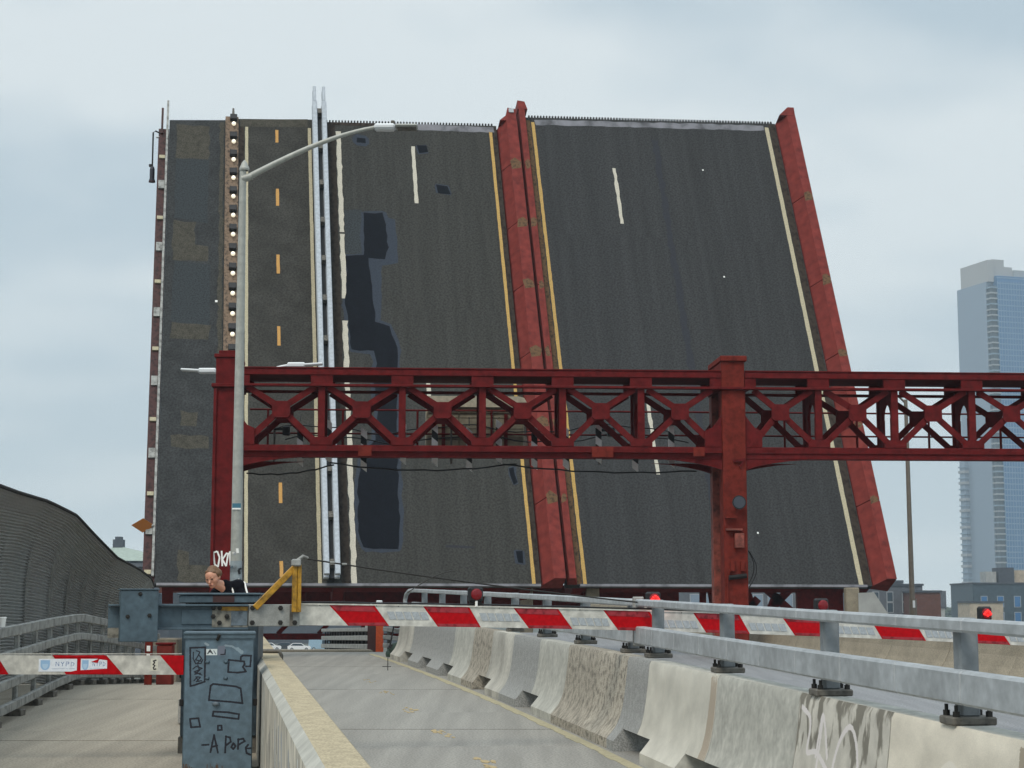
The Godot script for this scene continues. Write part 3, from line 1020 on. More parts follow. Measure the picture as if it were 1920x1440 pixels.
func parapet(o: Node3D, prof: PackedVector2Array, m: Material, cuts: Array, top_u: Array, mt: Material) -> void:
	for i in cuts.size() - 1:
		part("parapet_panel", B.new().prism(prof, -cuts[i + 1] + 0.02, -cuts[i] - 0.02), m, o)
		if i > 0:
			var v: float = cuts[i]
			var w := rng.randf_range(0.12, 0.3)
			part("rust_stain", flat_poly([[top_u[0] + 0.03, v - w], [top_u[1] - 0.05, v - w * 0.7], [top_u[1] - 0.03, v + w * 0.5], [lerpf(top_u[0], top_u[1], 0.5), v + w * 1.2], [top_u[0] + 0.02, v + w * 0.7]], top_u[2] + 0.033, 0.1), M["gutter_rust"], o)
		part("parapet_cap", B.new().span(Vector3(top_u[0], top_u[2], -cuts[i + 1] + 0.02), Vector3(top_u[1], top_u[2] + 0.03, -cuts[i] - 0.02), 0.008), mt, o)

func left_leaf() -> void:
	var o := thing("raised_bridge_leaf", "left raised bridge leaf with walkway, bike lane and patched two-lane road", "bridge leaf", Vector3(0, 2.577, -66), leaf_basis())
	part("walkway_deck", deck(-13.06, -10.72, 21.97, 22.12), M["asphalt_w"], o)
	part("bike_deck", deck(-10.715, -6.34, 22.2, 22.43), M["asphalt_b"], o)
	part("road_deck", deck(-6.335, 1.12, 22.3, 22.57), M["asphalt_l"], o)
	under(o, [-12.6, -6.4, 0.6], 22.0)
	# walkway: fascia, edge rail, patches
	part("fascia", strip(-13.5, -13.07, 0.05, 21.5, -0.5, -0.05), M["fascia"], o)
	for k in 13:
		part("fascia_bracket", strip(-13.44, -13.2, 0.4 + k * 1.62, 0.4 + k * 1.62 + (0.42 if k % 2 else 0.16), -0.049, 0.03), M["galv_dull"] if k % 2 else M["cream_paint"], o)
	var er := B.new()
	er.span(Vector3(-13.19, 0.0, -23.0), Vector3(-13.1, 0.95, -22.9))
	part("edge_rail", B.new().bar(Vector3(-13.14, 0.04, -0.3), Vector3(-13.14, 0.04, -23.0), 0.09, 0.08), M["galv_dull"], o)
	part("rail_tip", B.new().bar(Vector3(-13.36, 0.0, -21.2), Vector3(-13.36, 0.0, -22.6), 0.09, 0.09), M["fascia"], o)
	var beige := [[[-12.78, 19.92], [-11.38, 19.9], [-11.38, 21.7], [-12.78, 21.7]], [[-12.78, 14.55], [-11.4, 14.5], [-11.38, 15.3], [-11.9, 15.35], [-11.9, 16.5], [-12.78, 16.6]], [[-12.76, 10.75], [-11.25, 10.7], [-11.22, 11.4], [-12.76, 11.45]], [[-12.26, 6.7], [-11.65, 6.65], [-11.62, 7.3], [-12.26, 7.35]], [[-12.66, 5.75], [-11.2, 5.7], [-11.18, 6.25], [-12.66, 6.3]], [[-12.25, 0.1], [-11.05, 0.1], [-11.02, 0.75], [-11.85, 0.8], [-11.87, 1.35], [-12.25, 1.4]]]
	for p in beige:
		part("worn_patch", flat_poly(p, 0.005, 0.12), M["patch_beige"], o)
	for p in [[[-12.75, 16.7], [-11.4, 16.5], [-11.38, 19.85], [-12.75, 19.9]], [[-12.76, 11.5], [-11.25, 11.3], [-11.25, 14.4], [-12.7, 14.5]]]:
		part("dark_patch", flat_poly(p, 0.0035, 0.05), M["patch_blue"], o)
	part("worn_edge", rough_line(-10.85, 0.18, 0.1, 22.0, 0.1, 0.006), M["patch_beige"], o)
	part("plug", B.new().span(Vector3(-11.05, 0, -12.6), Vector3(-10.95, 0.03, -12.5), 0.01), M["paper"], o)
	# lamp kerb between walkway and bike lane
	part("lamp_kerb", strip(-10.71, -10.16, 0.0, 22.25, 0.002, 0.1), M["rust_tan"], o)
	part("kerb_finial", B.new().tube([Vector3(-10.38, 0.05, -22.2), Vector3(-10.38, 0.05, -22.75)], 0.07, 0.04, 8), M["plate_dark"], o)
	var glow := mat(rgb(250, 244, 226), 0.3)
	glow.emission_enabled = true
	glow.emission = rgb(255, 244, 214)
	glow.emission_energy_multiplier = 0.55
	for k in 22:
		var v := 0.92 + k * 0.993
		var hood := part("lamp_hood", B.new().span(Vector3(-10.52, 0.101, -v - 0.48), Vector3(-10.22, 0.3, -v - 0.2), 0.02), M["black"], o)
		part("lamp_bulb", B.new().ball(Vector3(-10.36, 0.2, -v), Vector3(0.092, 0.092, 0.092), 12), glow, hood)
		part("lamp_stem", B.new().span(Vector3(-10.42, 0.101, -v - 0.22), Vector3(-10.3, 0.16, -v), 0.01), M["black_steel"], hood)
	part("kerb_shadow_gutter", rough_line(-10.02, 0.2, 0.05, 21.9, 0.03, 0.004), M["gutter"], o)  # dark gutter strip, kerb shadow painted in as colour
	# bike lane markings
	part("edge_line", rough_line(-9.81, 0.13, 0.05, 21.8, 0.015), M["cream_paint"], o)
	part("edge_line", rough_line(-7.13, 0.14, 0.05, 21.9, 0.015), M["cream_paint"], o)
	for q in [[0.3, 0.95], [3.38, 4.26], [6.9, 7.8], [10.5, 11.43], [14.04, 15.0], [17.55, 18.46], [21.0, 21.7]]:
		part("yellow_dash", rough_line(-8.53, 0.13, q[0], q[1], 0.02), M["orange_paint"], o)
	part("tip_slab", flat_poly([[-10.1, 21.8], [-7.2, 21.95], [-7.2, 22.4], [-10.1, 22.2]], 0.005), M["patch_beige"], o)
	# double guard rail between bike lane and road
	for u in [-6.93, -6.53]:
		for hh in [0.30, 0.62]:
			part("rail", B.new().bar(Vector3(u, hh, -0.1), Vector3(u, hh, -22.9), 0.2, 0.14, Vector3.UP, 0.02), M["galv_leaf"], o)
			part("rail_end", B.new().bar(Vector3(u, hh, -22.9), Vector3(u, hh, -23.75), 0.13, 0.12, Vector3.UP, 0.02), M["galv_leaf"], o)
	part("rail_base", strip(-6.84, -6.62, 0.1, 22.7, 0.001, 0.34), M["black"], o)
	for k in 12:
		part("rail_post", strip(-6.82, -6.64, 0.5 + k * 1.98, 0.75 + k * 1.98, 0.341, 0.6), M["plate_dark"], o)
	part("gutter", rough_line(-6.18, 0.3, 0.05, 22.2, 0.02, 0.003), M["gutter"], o)
	# roadway markings
	for q in [[0.05, 11.8], [12.9, 16.2], [16.3, 21.8]]:
		part("edge_line", rough_line(-5.88, 0.2, q[0], q[1], 0.055), M["white_paint"], o)
	for q in [[18.0, 21.15], [6.2, 9.0]]:
		part("lane_dash", rough_line(-2.66, 0.16, q[0], q[1], 0.03), M["white_paint"], o)
	part("edge_line", rough_line(0.84, 0.13, 0.05, 22.2, 0.015), M["yellow_paint"], o)
	part("gutter", rough_line(1.01, 0.2, 0.05, 22.4, 0.02, 0.003), M["gutter"], o)
	# tar patches
	patch(o, [[-4.9, 17.35], [-4.1, 17.4], [-3.95, 15.6], [-4.15, 15.0], [-4.85, 15.02], [-4.78, 14.2], [-4.7, 12.6], [-4.65, 11.8], [-4.1, 11.55], [-3.8, 10.5], [-3.9, 9.5], [-3.95, 8.0], [-4.05, 5.0], [-4.1, 2.2], [-4.2, 1.5], [-5.45, 1.5], [-5.65, 2.2], [-5.6, 4.5], [-5.4, 5.6], [-4.9, 6.2], [-4.75, 7.5], [-4.85, 9.0], [-4.7, 9.8], [-4.75, 10.35], [-5.65, 10.4], [-5.75, 11.7], [-5.85, 12.6], [-5.75, 14.0], [-5.75, 15.05], [-4.98, 15.1]], 0.14)
	part("patch_edge", flat_poly([[-4.3, 17.3], [-3.6, 17.1], [-3.6, 14.8], [-4.3, 14.6], [-4.4, 11.9], [-4.9, 11.9], [-4.9, 14.9]], 0.0042, 0.06), M["tar_edge"], o)
	part("patch_edge", flat_poly([[-5.75, 17.5], [-5.0, 17.5], [-5.0, 15.2], [-5.75, 15.2]], 0.0035, 0.08), M["patch_blue"], o)
	patch(o, [[-5.1, 21.5], [-4.75, 21.45], [-4.73, 21.2], [-5.1, 21.2]], 0.16)
	patch(o, [[-2.5, 21.2], [-2.05, 21.25], [-2.0, 20.85], [-2.4, 20.75]], 0.03)
	patch(o, [[-1.75, 19.05], [-1.25, 19.0], [-1.2, 18.6], [-1.7, 18.62]], 0.06)
	patch(o, [[0.28, 5.05], [0.5, 5.1], [0.55, 4.4], [0.42, 4.3], [0.3, 4.7]], 0.05)
	patch(o, [[0.26, 1.4], [0.5, 1.4], [0.55, 0.9], [0.3, 0.95]], 0.08)
	part("crack", flat_poly([[-2.4, 1.66], [-1.3, 1.62], [-1.3, 1.54], [-2.4, 1.57]], 0.005, 0.03), M["seam_tar"], o)
	# steel noses and teeth
	part("nose_plate", flat_poly([[-3.4, 22.05], [1.0, 22.18], [1.0, 22.5], [-3.4, 22.4]], 0.006, 0.05), M["steel_bright"], o)
	part("nose_plate", flat_poly([[-6.3, 22.15], [-3.4, 22.2], [-3.4, 22.4], [-6.3, 22.3]], 0.006), M["gutter"], o)
	part("heel_plate", strip(-13.0, 1.1, -0.05, 0.05, -0.1, 0.01), M["steel_bright"], o)
	part("finger_joint", comb(-6.3, 1.0, 22.3, 22.57), M["black_steel"], o).set_meta("kind", "stuff")
	# red parapet along the middle of the bridge
	parapet(o, PackedVector2Array([Vector2(1.125, -0.3), Vector2(1.2, 0.0), Vector2(1.5, 0.5), Vector2(1.96, 0.5), Vector2(1.96, -0.3)]), M["parapet_red"], [0.0, 3.45, 6.85, 10.2, 13.55, 16.8, 20.0, 22.5], [1.49, 1.965, 0.501], M["parapet_red"])
	part("parapet_nose", B.new().prism(PackedVector2Array([Vector2(1.2, 22.5), Vector2(1.96, 22.5), Vector2(1.93, 23.2), Vector2(1.6, 23.25), Vector2(1.5, 22.8)]), -0.2, 0.48), M["parapet_red"], o, "", Transform3D(Basis(Vector3(1, 0, 0), Vector3(0, 0, -1), Vector3(0, 1, 0)), Vector3.ZERO))
	part("parapet_eye", B.new().span(Vector3(1.64, 0.481, -23.18), Vector3(1.86, 0.53, -22.95), 0.01), M["galv"], o)

func right_leaf() -> void:
	var o := thing("raised_bridge_leaf", "right raised bridge leaf with plain grey lanes between red parapets", "bridge leaf", Vector3(0, 2.577, -66), leaf_basis())
	part("road_deck", deck(2.06, 14.2, 23.15, 23.56), M["asphalt_r"], o)
	under(o, [2.6, 8.3, 14.0], 22.8)
	part("gutter", rough_line(2.58, 0.22, 0.05, 23.0, 0.03, 0.003), M["gutter_rust"], o)
	part("edge_line", rough_line(2.8, 0.14, 0.05, 22.9, 0.02), M["yellow_paint"], o)
	part("edge_line", rough_line(13.75, 0.18, 0.05, 23.3, 0.015), M["cream_paint"], o)
	part("gutter", rough_line(14.02, 0.3, 0.05, 23.5, 0.03, 0.003), M["gutter"], o)
	for q in [[17.35, 20.45], [4.85, 8.2]]:
		part("lane_dash", rough_line(6.25, 0.15, q[0], q[1], 0.045), M["white_paint"], o)
	part("lane_seam", rough_line(8.32, 0.26, 3.0, 22.2, 0.12, 0.004), M["seam_tar"], o)
	for q in [[10.3, 20.5], [10.4, 14.6], [9.9, 2.2]]:
		part("reflector_stud", B.new().span(Vector3(q[0], 0, -q[1] - 0.12), Vector3(q[0] + 0.07, 0.02, -q[1] - 0.04), 0.008), M["paper"], o)
	part("nose_plate", flat_poly([[2.9, 22.75], [13.6, 23.1], [13.6, 23.42], [2.9, 23.05]], 0.006, 0.06), M["steel_bright"], o)
	part("heel_plate", strip(2.6, 14.0, -0.05, 0.05, -0.1, 0.01), M["steel_bright"], o)
	part("finger_joint", comb(2.6, 14.1, 23.17, 23.56), M["black_steel"], o).set_meta("kind", "stuff")
	var cuts := [0.0, 3.45, 6.85, 10.2, 13.55, 16.8, 20.0, 23.2]
	parapet(o, PackedVector2Array([Vector2(2.1, -0.3), Vector2(2.1, 0.5), Vector2(2.3, 0.5), Vector2(2.5, 0.0), Vector2(2.5, -0.3)]), M["parapet_red"], cuts, [2.095, 2.36, 0.501], M["parapet_red"])
	part("parapet_nose", B.new().prism(PackedVector2Array([Vector2(2.06, 23.2), Vector2(2.5, 23.2), Vector2(2.4, 23.65), Vector2(2.08, 23.7)]), -0.2, 0.5), M["parapet_red"], o, "", Transform3D(Basis(Vector3(1, 0, 0), Vector3(0, 0, -1), Vector3(0, 1, 0)), Vector3.ZERO))
	parapet(o, PackedVector2Array([Vector2(14.2, -0.3), Vector2(14.25, 0.0), Vector2(14.6, 0.55), Vector2(15.0, 0.55), Vector2(15.0, -0.5)]), M["parapet_red"], [0.0, 3.5, 7.0, 10.5, 14.3, 18.9, 23.6], [14.59, 15.005, 0.551], M["parapet_red"])
	part("parapet_nose", B.new().prism(PackedVector2Array([Vector2(14.25, 23.6), Vector2(15.0, 23.6), Vector2(15.02, 24.1), Vector2(14.72, 24.1)]), -0.3, 0.57), M["parapet_red"], o, "", Transform3D(Basis(Vector3(1, 0, 0), Vector3(0, 0, -1), Vector3(0, 1, 0)), Vector3.ZERO))

# ---------------------------------------------------------------- red portal frame over the road
func octo(c: Vector2, hx: float, hy: float, ch: float) -> PackedVector2Array:
	return PackedVector2Array([c + Vector2(-hx + ch, -hy), c + Vector2(hx - ch, -hy), c + Vector2(hx, -hy + ch), c + Vector2(hx, hy - ch), c + Vector2(hx - ch, hy), c + Vector2(-hx + ch, hy), c + Vector2(-hx, hy - ch), c + Vector2(-hx, -hy + ch)])

func portal() -> void:
	var yb := Basis(Vector3.UP, deg_to_rad(3.5))
	var o := thing("portal_frame", "dark red steel portal truss spanning the road in front of the raised leaves", "portal frame", Vector3(-6.11, 0.63, -37), yb)
	var m: Material = M["truss"]
	var rear := -1.15
	# left pillar
	var lp := part("pillar", B.new().span(Vector3(-0.17, -0.6, -1.25), Vector3(0.30, 5.72, 0.0), 0.015), m, o)
	part("collar", B.new().span(Vector3(-0.25, 5.723, -1.33), Vector3(0.36, 5.8, 0.08), 0.01), m, lp)
	part("upper_shaft", B.new().span(Vector3(-0.17, 5.803, -1.25), Vector3(0.29, 6.36, -0.01), 0.01), m, lp)
	part("cap", B.new().span(Vector3(-0.21, 6.363, -1.28), Vector3(0.33, 6.44, 0.02), 0.01), m, lp)
	part("cap", B.new().span(Vector3(-0.12, 6.443, -1.2), Vector3(0.26, 6.52, -0.05), 0.01), m, lp)
	var fl := B.new().span(Vector3(-0.2, -0.6, -0.02), Vector3(-0.14, 5.7, 0.05))
	part("flange", fl, m, lp)
	# right pillars (the second one stands outside the frame)
	for s0 in [10.64, 21.5]:
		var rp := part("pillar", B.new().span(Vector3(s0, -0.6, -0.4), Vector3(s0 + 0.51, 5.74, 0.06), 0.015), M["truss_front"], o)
		part("web", B.new().span(Vector3(s0 + 0.18, -0.6, -1.0), Vector3(s0 + 0.3, 5.74, -0.402)), m, rp)
		part("rear_flange", B.new().span(Vector3(s0 - 0.04, -0.6, -1.3), Vector3(s0 + 0.46, 5.74, -1.003), 0.01), M["pillar_pink"], rp)
		part("collar", B.new().span(Vector3(s0 - 0.05, 5.743, -1.4), Vector3(s0 + 0.62, 5.8, 0.14), 0.01), m, rp)
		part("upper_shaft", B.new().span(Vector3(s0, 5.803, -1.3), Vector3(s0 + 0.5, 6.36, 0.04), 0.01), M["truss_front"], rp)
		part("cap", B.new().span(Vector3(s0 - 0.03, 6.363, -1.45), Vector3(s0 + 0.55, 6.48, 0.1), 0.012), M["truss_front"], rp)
	# two spans
	for sp in [[0.30, 10.64, [2.07, 3.78, 5.49, 7.21, 8.9], [1.22, 2.92, 4.64, 6.35, 8.03, 9.74], 0.2], [11.15, 21.5, [12.76, 14.43, 16.14, 17.9, 19.6], [11.92, 13.61, 15.27, 17.0, 18.75, 20.5], 0.2]]:
		var s0: float = sp[0]
		var s1: float = sp[1]
		part("top_chord", B.new().span(Vector3(s0 + 0.003, 6.0, rear - 0.08), Vector3(s1 - 0.003, 6.14, 0.03), 0.008), m, o)
		part("chord_lip", B.new().span(Vector3(s0 + 0.003, 6.143, rear - 0.1), Vector3(s1 - 0.003, 6.165, 0.05)), m, o)
		part("bottom_chord", B.new().span(Vector3(s0 + 0.003, 4.25, -0.12), Vector3(s1 - 0.003, 4.51, 0.0), 0.008), m, o)
		part("bottom_chord", B.new().span(Vector3(s0 + 0.003, 4.36, rear - 0.12), Vector3(s1 - 0.003, 4.51, rear), 0.008), m, o)
		part("bottom_flange", B.new().span(Vector3(s0 + 0.003, 4.375, 0.002), Vector3(s1 - 0.003, 4.402, 0.09 if s0 < 5.0 else 0.03)), m, o)
		part("soffit_plate", B.new().span(Vector3(s0 + 0.003, 4.40, rear + 0.003), Vector3(s1 - 0.003, 4.42, -0.123)), m, o)
		for zz in [0.0, rear]:
			part("mid_rail", B.new().span(Vector3(s0 + 0.003, 5.755, zz - 0.1), Vector3(s1 - 0.003, 5.805, zz + 0.07), 0.006), m, o)
		var ends: Array = [s0] + sp[2] + [s1]
		for g in sp[2]:
			for zz in [0.0, rear]:
				part("top_gusset", B.new().span(Vector3(g - 0.235, 5.806, zz - 0.09), Vector3(g + 0.235, 5.999, zz + 0.012)), m, o)
				part("bottom_gusset", B.new().prism(PackedVector2Array([Vector2(g - 0.235, 4.512), Vector2(g + 0.235, 4.512), Vector2(g + 0.235, 4.60), Vector2(g + 0.16, 4.68), Vector2(g - 0.16, 4.68), Vector2(g - 0.235, 4.60)]), zz - 0.09, zz + 0.012), m, o)
				part("vertical", B.new().span(Vector3(g - 0.075, 4.68, zz - 0.09), Vector3(g + 0.075, 5.754, zz - 0.005), 0.006), m, o)
			# cross frame with a round-headed opening
			var arch := PackedVector2Array([Vector2(-0.15, 4.424), Vector2(-0.15, 5.99), Vector2(rear + 0.02, 5.99), Vector2(rear + 0.02, 4.424), Vector2(rear + 0.24, 4.424), Vector2(rear + 0.24, 5.2)])
			for k in 9:
				var a := PI - PI * k / 8.0
				arch.append(Vector2((rear - 0.07) / 2 + cos(a) * 0.33, 5.2 + sin(a) * 0.33))
			arch.append(Vector2(-0.31, 5.2))
			arch.append(Vector2(-0.31, 4.424))
			part("cross_frame", B.new().prism(arch, -0.03, 0.03), m, o, "", Transform3D(Basis(Vector3(0, 0, 1), Vector3(0, 1, 0), Vector3(-1, 0, 0)), Vector3(g, 0, 0)))
		for c in sp[3].size():
			var cx: float = sp[3][c]
			var a: float = ends[c] + (0.06 if c == 0 else 0.0)
			var b: float = ends[c + 1] - (0.06 if c == sp[3].size() - 1 else 0.0)
			for zz in [0.0, rear]:
				part("centre_plate", B.new().prism(octo(Vector2(cx, 5.265), 0.19, 0.175, 0.05), zz - 0.02, zz + 0.022), m, o)
				for q in [[a + 0.14, 5.75], [b - 0.14, 5.75], [a + 0.14, 4.6], [b - 0.14, 4.6]]:
					var e := Vector3(q[0], q[1], zz - 0.05)
					var d := part("diagonal", B.new().bar(Vector3(cx + signf(q[0] - cx) * 0.1, 5.265 + signf(q[1] - 5.2) * 0.09, zz - 0.05), e, 0.13, 0.04, Vector3(0, 0, 1)), m, o)
					part("diagonal_web", B.new().bar(Vector3(cx + signf(q[0] - cx) * 0.1, 5.265 + signf(q[1] - 5.2) * 0.09, zz - 0.1), e + Vector3(0, 0, -0.05), 0.025, 0.09, Vector3(0, 0, 1)), m, d)
		# haunches at both ends
		for e in [[s0, 1.0], [s1, -1.0]]:
			var k: float = e[1]
			var x0: float = e[0] + k * 0.004
			for zz in [0.0, rear]:
				part("haunch", B.new().prism(PackedVector2Array([Vector2(x0, 4.247), Vector2(x0 + k * 1.35, 4.247), Vector2(x0 + k * 0.95, 4.22), Vector2(x0 + k * 0.55, 4.16), Vector2(x0 + k * 0.22, 4.09), Vector2(x0, 4.02)]), zz - 0.1, zz - 0.01), m, o)
				part("end_gusset", B.new().prism(PackedVector2Array([Vector2(x0, 4.512), Vector2(x0 + k * 0.36, 4.512), Vector2(x0 + k * 0.36, 4.86), Vector2(x0 + k * 0.2, 4.93), Vector2(x0 + k * 0.05, 5.12), Vector2(x0, 5.2)]), zz - 0.08, zz + 0.006), m, o)
				part("end_gusset", B.new().span(Vector3(minf(x0, x0 + k * 0.24), 5.806, zz - 0.09), Vector3(maxf(x0, x0 + k * 0.24), 5.999, zz + 0.012)), m, o)
	part("splice_plate", B.new().span(Vector3(2.86, 4.27, 0.092), Vector3(3.14, 4.49, 0.11)), M["truss_front"], o)
	part("splice_plate", B.new().span(Vector3(7.82, 4.27, 0.092), Vector3(8.28, 4.49, 0.11)), M["truss_front"], o)
	part("splice_plate", B.new().span(Vector3(10.0, 4.3, 0.092), Vector3(10.24, 4.49, 0.11)), M["truss_front"], o)
	# access walk behind the truss
	for h in [4.94, 5.47]:
		part("catwalk_rail", B.new().tube([Vector3(0.4, h, -1.9), Vector3(21.0, h, -1.9)], 0.022, 0.022, 6), m, o)
	for k in 13:
		part("catwalk_post", B.new().tube([Vector3(0.8 + k * 1.66, 4.4, -1.9), Vector3(0.8 + k * 1.66, 5.47, -1.9)], 0.028, 0.028, 6), m, o)
	part("catwalk_floor", B.new().span(Vector3(0.4, 4.40, -2.0), Vector3(21.0, 4.43, rear - 0.16)), m, o)
	# fittings on the right pillar
	var mount: Node3D = o
	part("shelf_bracket", B.new().span(Vector3(10.66, 2.98, 0.062), Vector3(10.9, 3.03, 0.2)), M["truss_front"], mount)
	part("shelf_bracket", B.new().span(Vector3(10.68, 2.72, 0.062), Vector3(11.02, 2.76, 0.18)), M["pillar_pink"], mount)
	part("junction_box", B.new().span(Vector3(10.86, 2.35, 0.062), Vector3(11.06, 2.66, 0.16), 0.01), M["pillar_pink"], mount)
	part("junction_box", B.new().span(Vector3(10.76, 1.85, 0.062), Vector3(10.86, 2.08, 0.13), 0.01), M["truss_front"], mount)
	part("junction_box", B.new().span(Vector3(10.98, 1.85, 0.062), Vector3(11.08, 2.08, 0.13), 0.01), M["truss_front"], mount)
	part("valve", B.new().tube([Vector3(10.72, 1.72, 0.12), Vector3(11.1, 1.76, 0.12)], 0.05, 0.05, 8), M["black_steel"], mount)
	part("pipe", B.new().tube([Vector3(10.7, -0.5, 0.1), Vector3(10.7, 1.7, 0.1), Vector3(10.76, 1.9, 0.1)], 0.02, 0.02, 6), M["truss_front"], mount)
	part("rust_bracket", B.new().bar(Vector3(10.86, 4.2, 0.09), Vector3(11.12, 4.24, 0.09), 0.05, 0.05), M["girder"], mount)
	part("rust_bracket", B.new().bar(Vector3(11.0, 4.08, 0.09), Vector3(11.1, 4.22, 0.09), 0.04, 0.04), M["girder"], mount)
	# spray tag on the left pillar
	var tagb := B.new()
	var wob := [[[0.0, 0.3], [0.03, 0.06], [0.1, 0.0], [0.13, 0.2], [0.08, 0.33], [0.0, 0.3]], [[0.17, 0.34], [0.19, 0.02]], [[0.28, 0.3], [0.19, 0.16], [0.27, 0.02], [0.31, 0.3]], [[0.34, 0.33], [0.36, 0.04], [0.44, 0.08], [0.36, 0.2], [0.45, 0.26], [0.36, 0.34]]]
	for line in wob:
		for i in line.size() - 1:
			tagb.bar(Vector3(-0.14 + line[i][0], 1.93 + line[i][1], 0.004), Vector3(-0.14 + line[i + 1][0], 1.93 + line[i + 1][1], 0.0045), 0.035, 0.003, Vector3(0, 0, 1))
	part("spray_tag", tagb, M["paper"], lp)
	var ringt := B.new()
	for i in 12:
		ringt.bar(Vector3(0.2 + cos(TAU * i / 12) * 0.075, 1.22 + sin(TAU * i / 12) * 0.075, 0.004), Vector3(0.2 + cos(TAU * (i + 1) / 12) * 0.075, 1.22 + sin(TAU * (i + 1) / 12) * 0.075, 0.004), 0.025, 0.003, Vector3(0, 0, 1))
	part("spray_tag", ringt, M["pillar_pink"], lp)
	# things hung on the frame
	var w := Transform3D(yb, Vector3(-6.11, 0.63, -37))
	var horn := thing("alarm_horn", "round dark grey horn on the right red pillar above its brackets", "horn", w * Vector3(10.94, 3.31, 0.06), yb)
	part("bell", B.new().tube([Vector3(0, 0, 0), Vector3(0, 0, 0.1), Vector3(0, 0, 0.2)], 0.06, 0.145, 14), M["plate_dark"], horn)
	part("rim", B.new().tube([Vector3(0, 0, 0.195), Vector3(0, 0, 0.215)], 0.15, 0.15, 16), M["black"], horn)
	part("diaphragm", B.new().tube([Vector3(0, 0, 0.21), Vector3(0, 0, 0.222)], 0.125, 0.125, 16), M["bldg_slate"], horn)
	var loop := thing("cable_loop", "loose black cable loop hanging off the right side of the red pillar", "cable", w * Vector3(11.16, 1.95, 0.0), yb)
	for k in 2:
		var pts := []
		for i in 9:
			var t := i / 8.0
			pts.append(Vector3(0.01 + sin(t * PI) * (0.12 + 0.05 * k), 0.35 - t * (0.7 + 0.08 * k), 0.02 * k))
		part("strand", B.new().tube(pts, 0.012, 0.012, 6), M["black"], loop)
	var cab := thing("message_sign", "tan steel message sign cabinet hung behind the red truss", "sign cabinet", w * Vector3(4.31, 4.55, -1.95), yb)
	part("cabinet", B.new().span(Vector3(0, 0, -0.9), Vector3(2.21, 1.0, -0.02), 0.02), M["sign_tan"], cab)
	part("rounded_roof", B.new().prism(PackedVector2Array([Vector2(0, 1.003), Vector2(2.26, 1.003), Vector2(2.26, 1.12), Vector2(2.2, 1.22), Vector2(2.08, 1.25), Vector2(0.02, 1.25)]), -0.95, 0.06), M["sign_top"], cab)
	for r in 4:
		for c in 3:
			part("panel", B.new().span(Vector3(0.03 + c * 0.73, 0.03 + r * 0.245, -0.018), Vector3(0.73 + c * 0.73, 0.255 + r * 0.245, 0.01), 0.006), M["sign_tan"], cab)
	for x in [0.35, 1.15, 1.75]:
		part("hanger_bar", B.new().span(Vector3(x, -0.1, 0.012), Vector3(x + 0.08, 0.85, 0.06)), m, cab)
	var stripes := [1.55, 2.17, 2.94, 3.8, 4.5, 5.26, 5.92, 6.7, 7.4, 8.14, 8.95, 9.75]
	var names := ["leftmost, by the left pillar", "second from the left pillar", "third from the left", "fourth, over the tar patch", "fifth, at the sign cabinet's left end", "sixth, under the sign cabinet", "seventh, at the sign cabinet's right end", "eighth, before the centre parapets", "ninth, right of the centre parapets", "tenth, left of the broken lane line", "eleventh, on the broken lane line", "rightmost, by the right pillar"]
	for i in stripes.size():
		var hz := 0.1 * sin(i * 2.3)
		var tt := thing("hazard_strip", "black and white striped strip behind the truss, %s" % names[i], "hazard strip", w * Vector3(stripes[i], 4.27, -1.42 + 0.06 * cos(i * 1.7)), yb * Basis(Vector3.UP, 0.2 * sin(i * 1.9)), "striped strips hung behind the truss")
		for k in 5:
			var y0 := -0.02 + k * 0.18 + hz
			var poly := PackedVector2Array([Vector2(-0.065, y0), Vector2(0.065, y0 - 0.1), Vector2(0.065, y0 + 0.08), Vector2(-0.065, y0 + 0.18)])
			part("stripe", B.new().prism(poly, -0.02, 0.02), M["black"] if k % 2 else M["paper"], tt)
		part("hook", B.new().tube([Vector3(0, 0.9 + hz, 0), Vector3(0, 1.02, -0.1)], 0.01, 0.01, 5), M["black"], tt)
	# sagging cables below and behind the truss
	for q in [[0.4, 4.0, 2.3, 4.2, -0.1, "from the left pillar to the first striped strips"], [2.2, 4.24, 6.3, 4.24, -0.16, "in the middle of the left span"], [6.0, 4.22, 10.3, 4.1, -0.1, "running to the right pillar"]]:
		var cc := thing("sagging_cable", "thin black cable sagging below the truss, %s" % q[5], "cable", w * Vector3(q[0], q[1], -1.3), yb)
		var pts := []
		for i in 15:
			var t := i / 14.0
			pts.append(Vector3((q[2] - q[0]) * t, (q[3] - q[1]) * t + q[4] * 4.0 * t * (1.0 - t) + 0.012 * sin(i * 2.1), 0))
		part("strand", B.new().tube(pts, 0.018, 0.018, 5), M["black"], cc)
	for q in [[0.9, 5.0, 9.9, 5.08, -0.14, "upper of two"], [1.2, 4.78, 10.2, 4.86, -0.2, "lower of two"]]:
		var cc := thing("truss_cable", "thin black cable inside the left truss span, %s" % q[5], "cable", w * Vector3(q[0], q[1], -1.7), yb)
		var pts := []
		for i in 31:
			var t := i / 30.0
			pts.append(Vector3((q[2] - q[0]) * t, (q[3] - q[1]) * t + 0.09 * sin(t * 17.0) + 0.03 * sin(t * 41.0), 0.05 * sin(t * 23)))
		part("strand", B.new().tube(pts, 0.014, 0.014, 5), M["black"], cc)
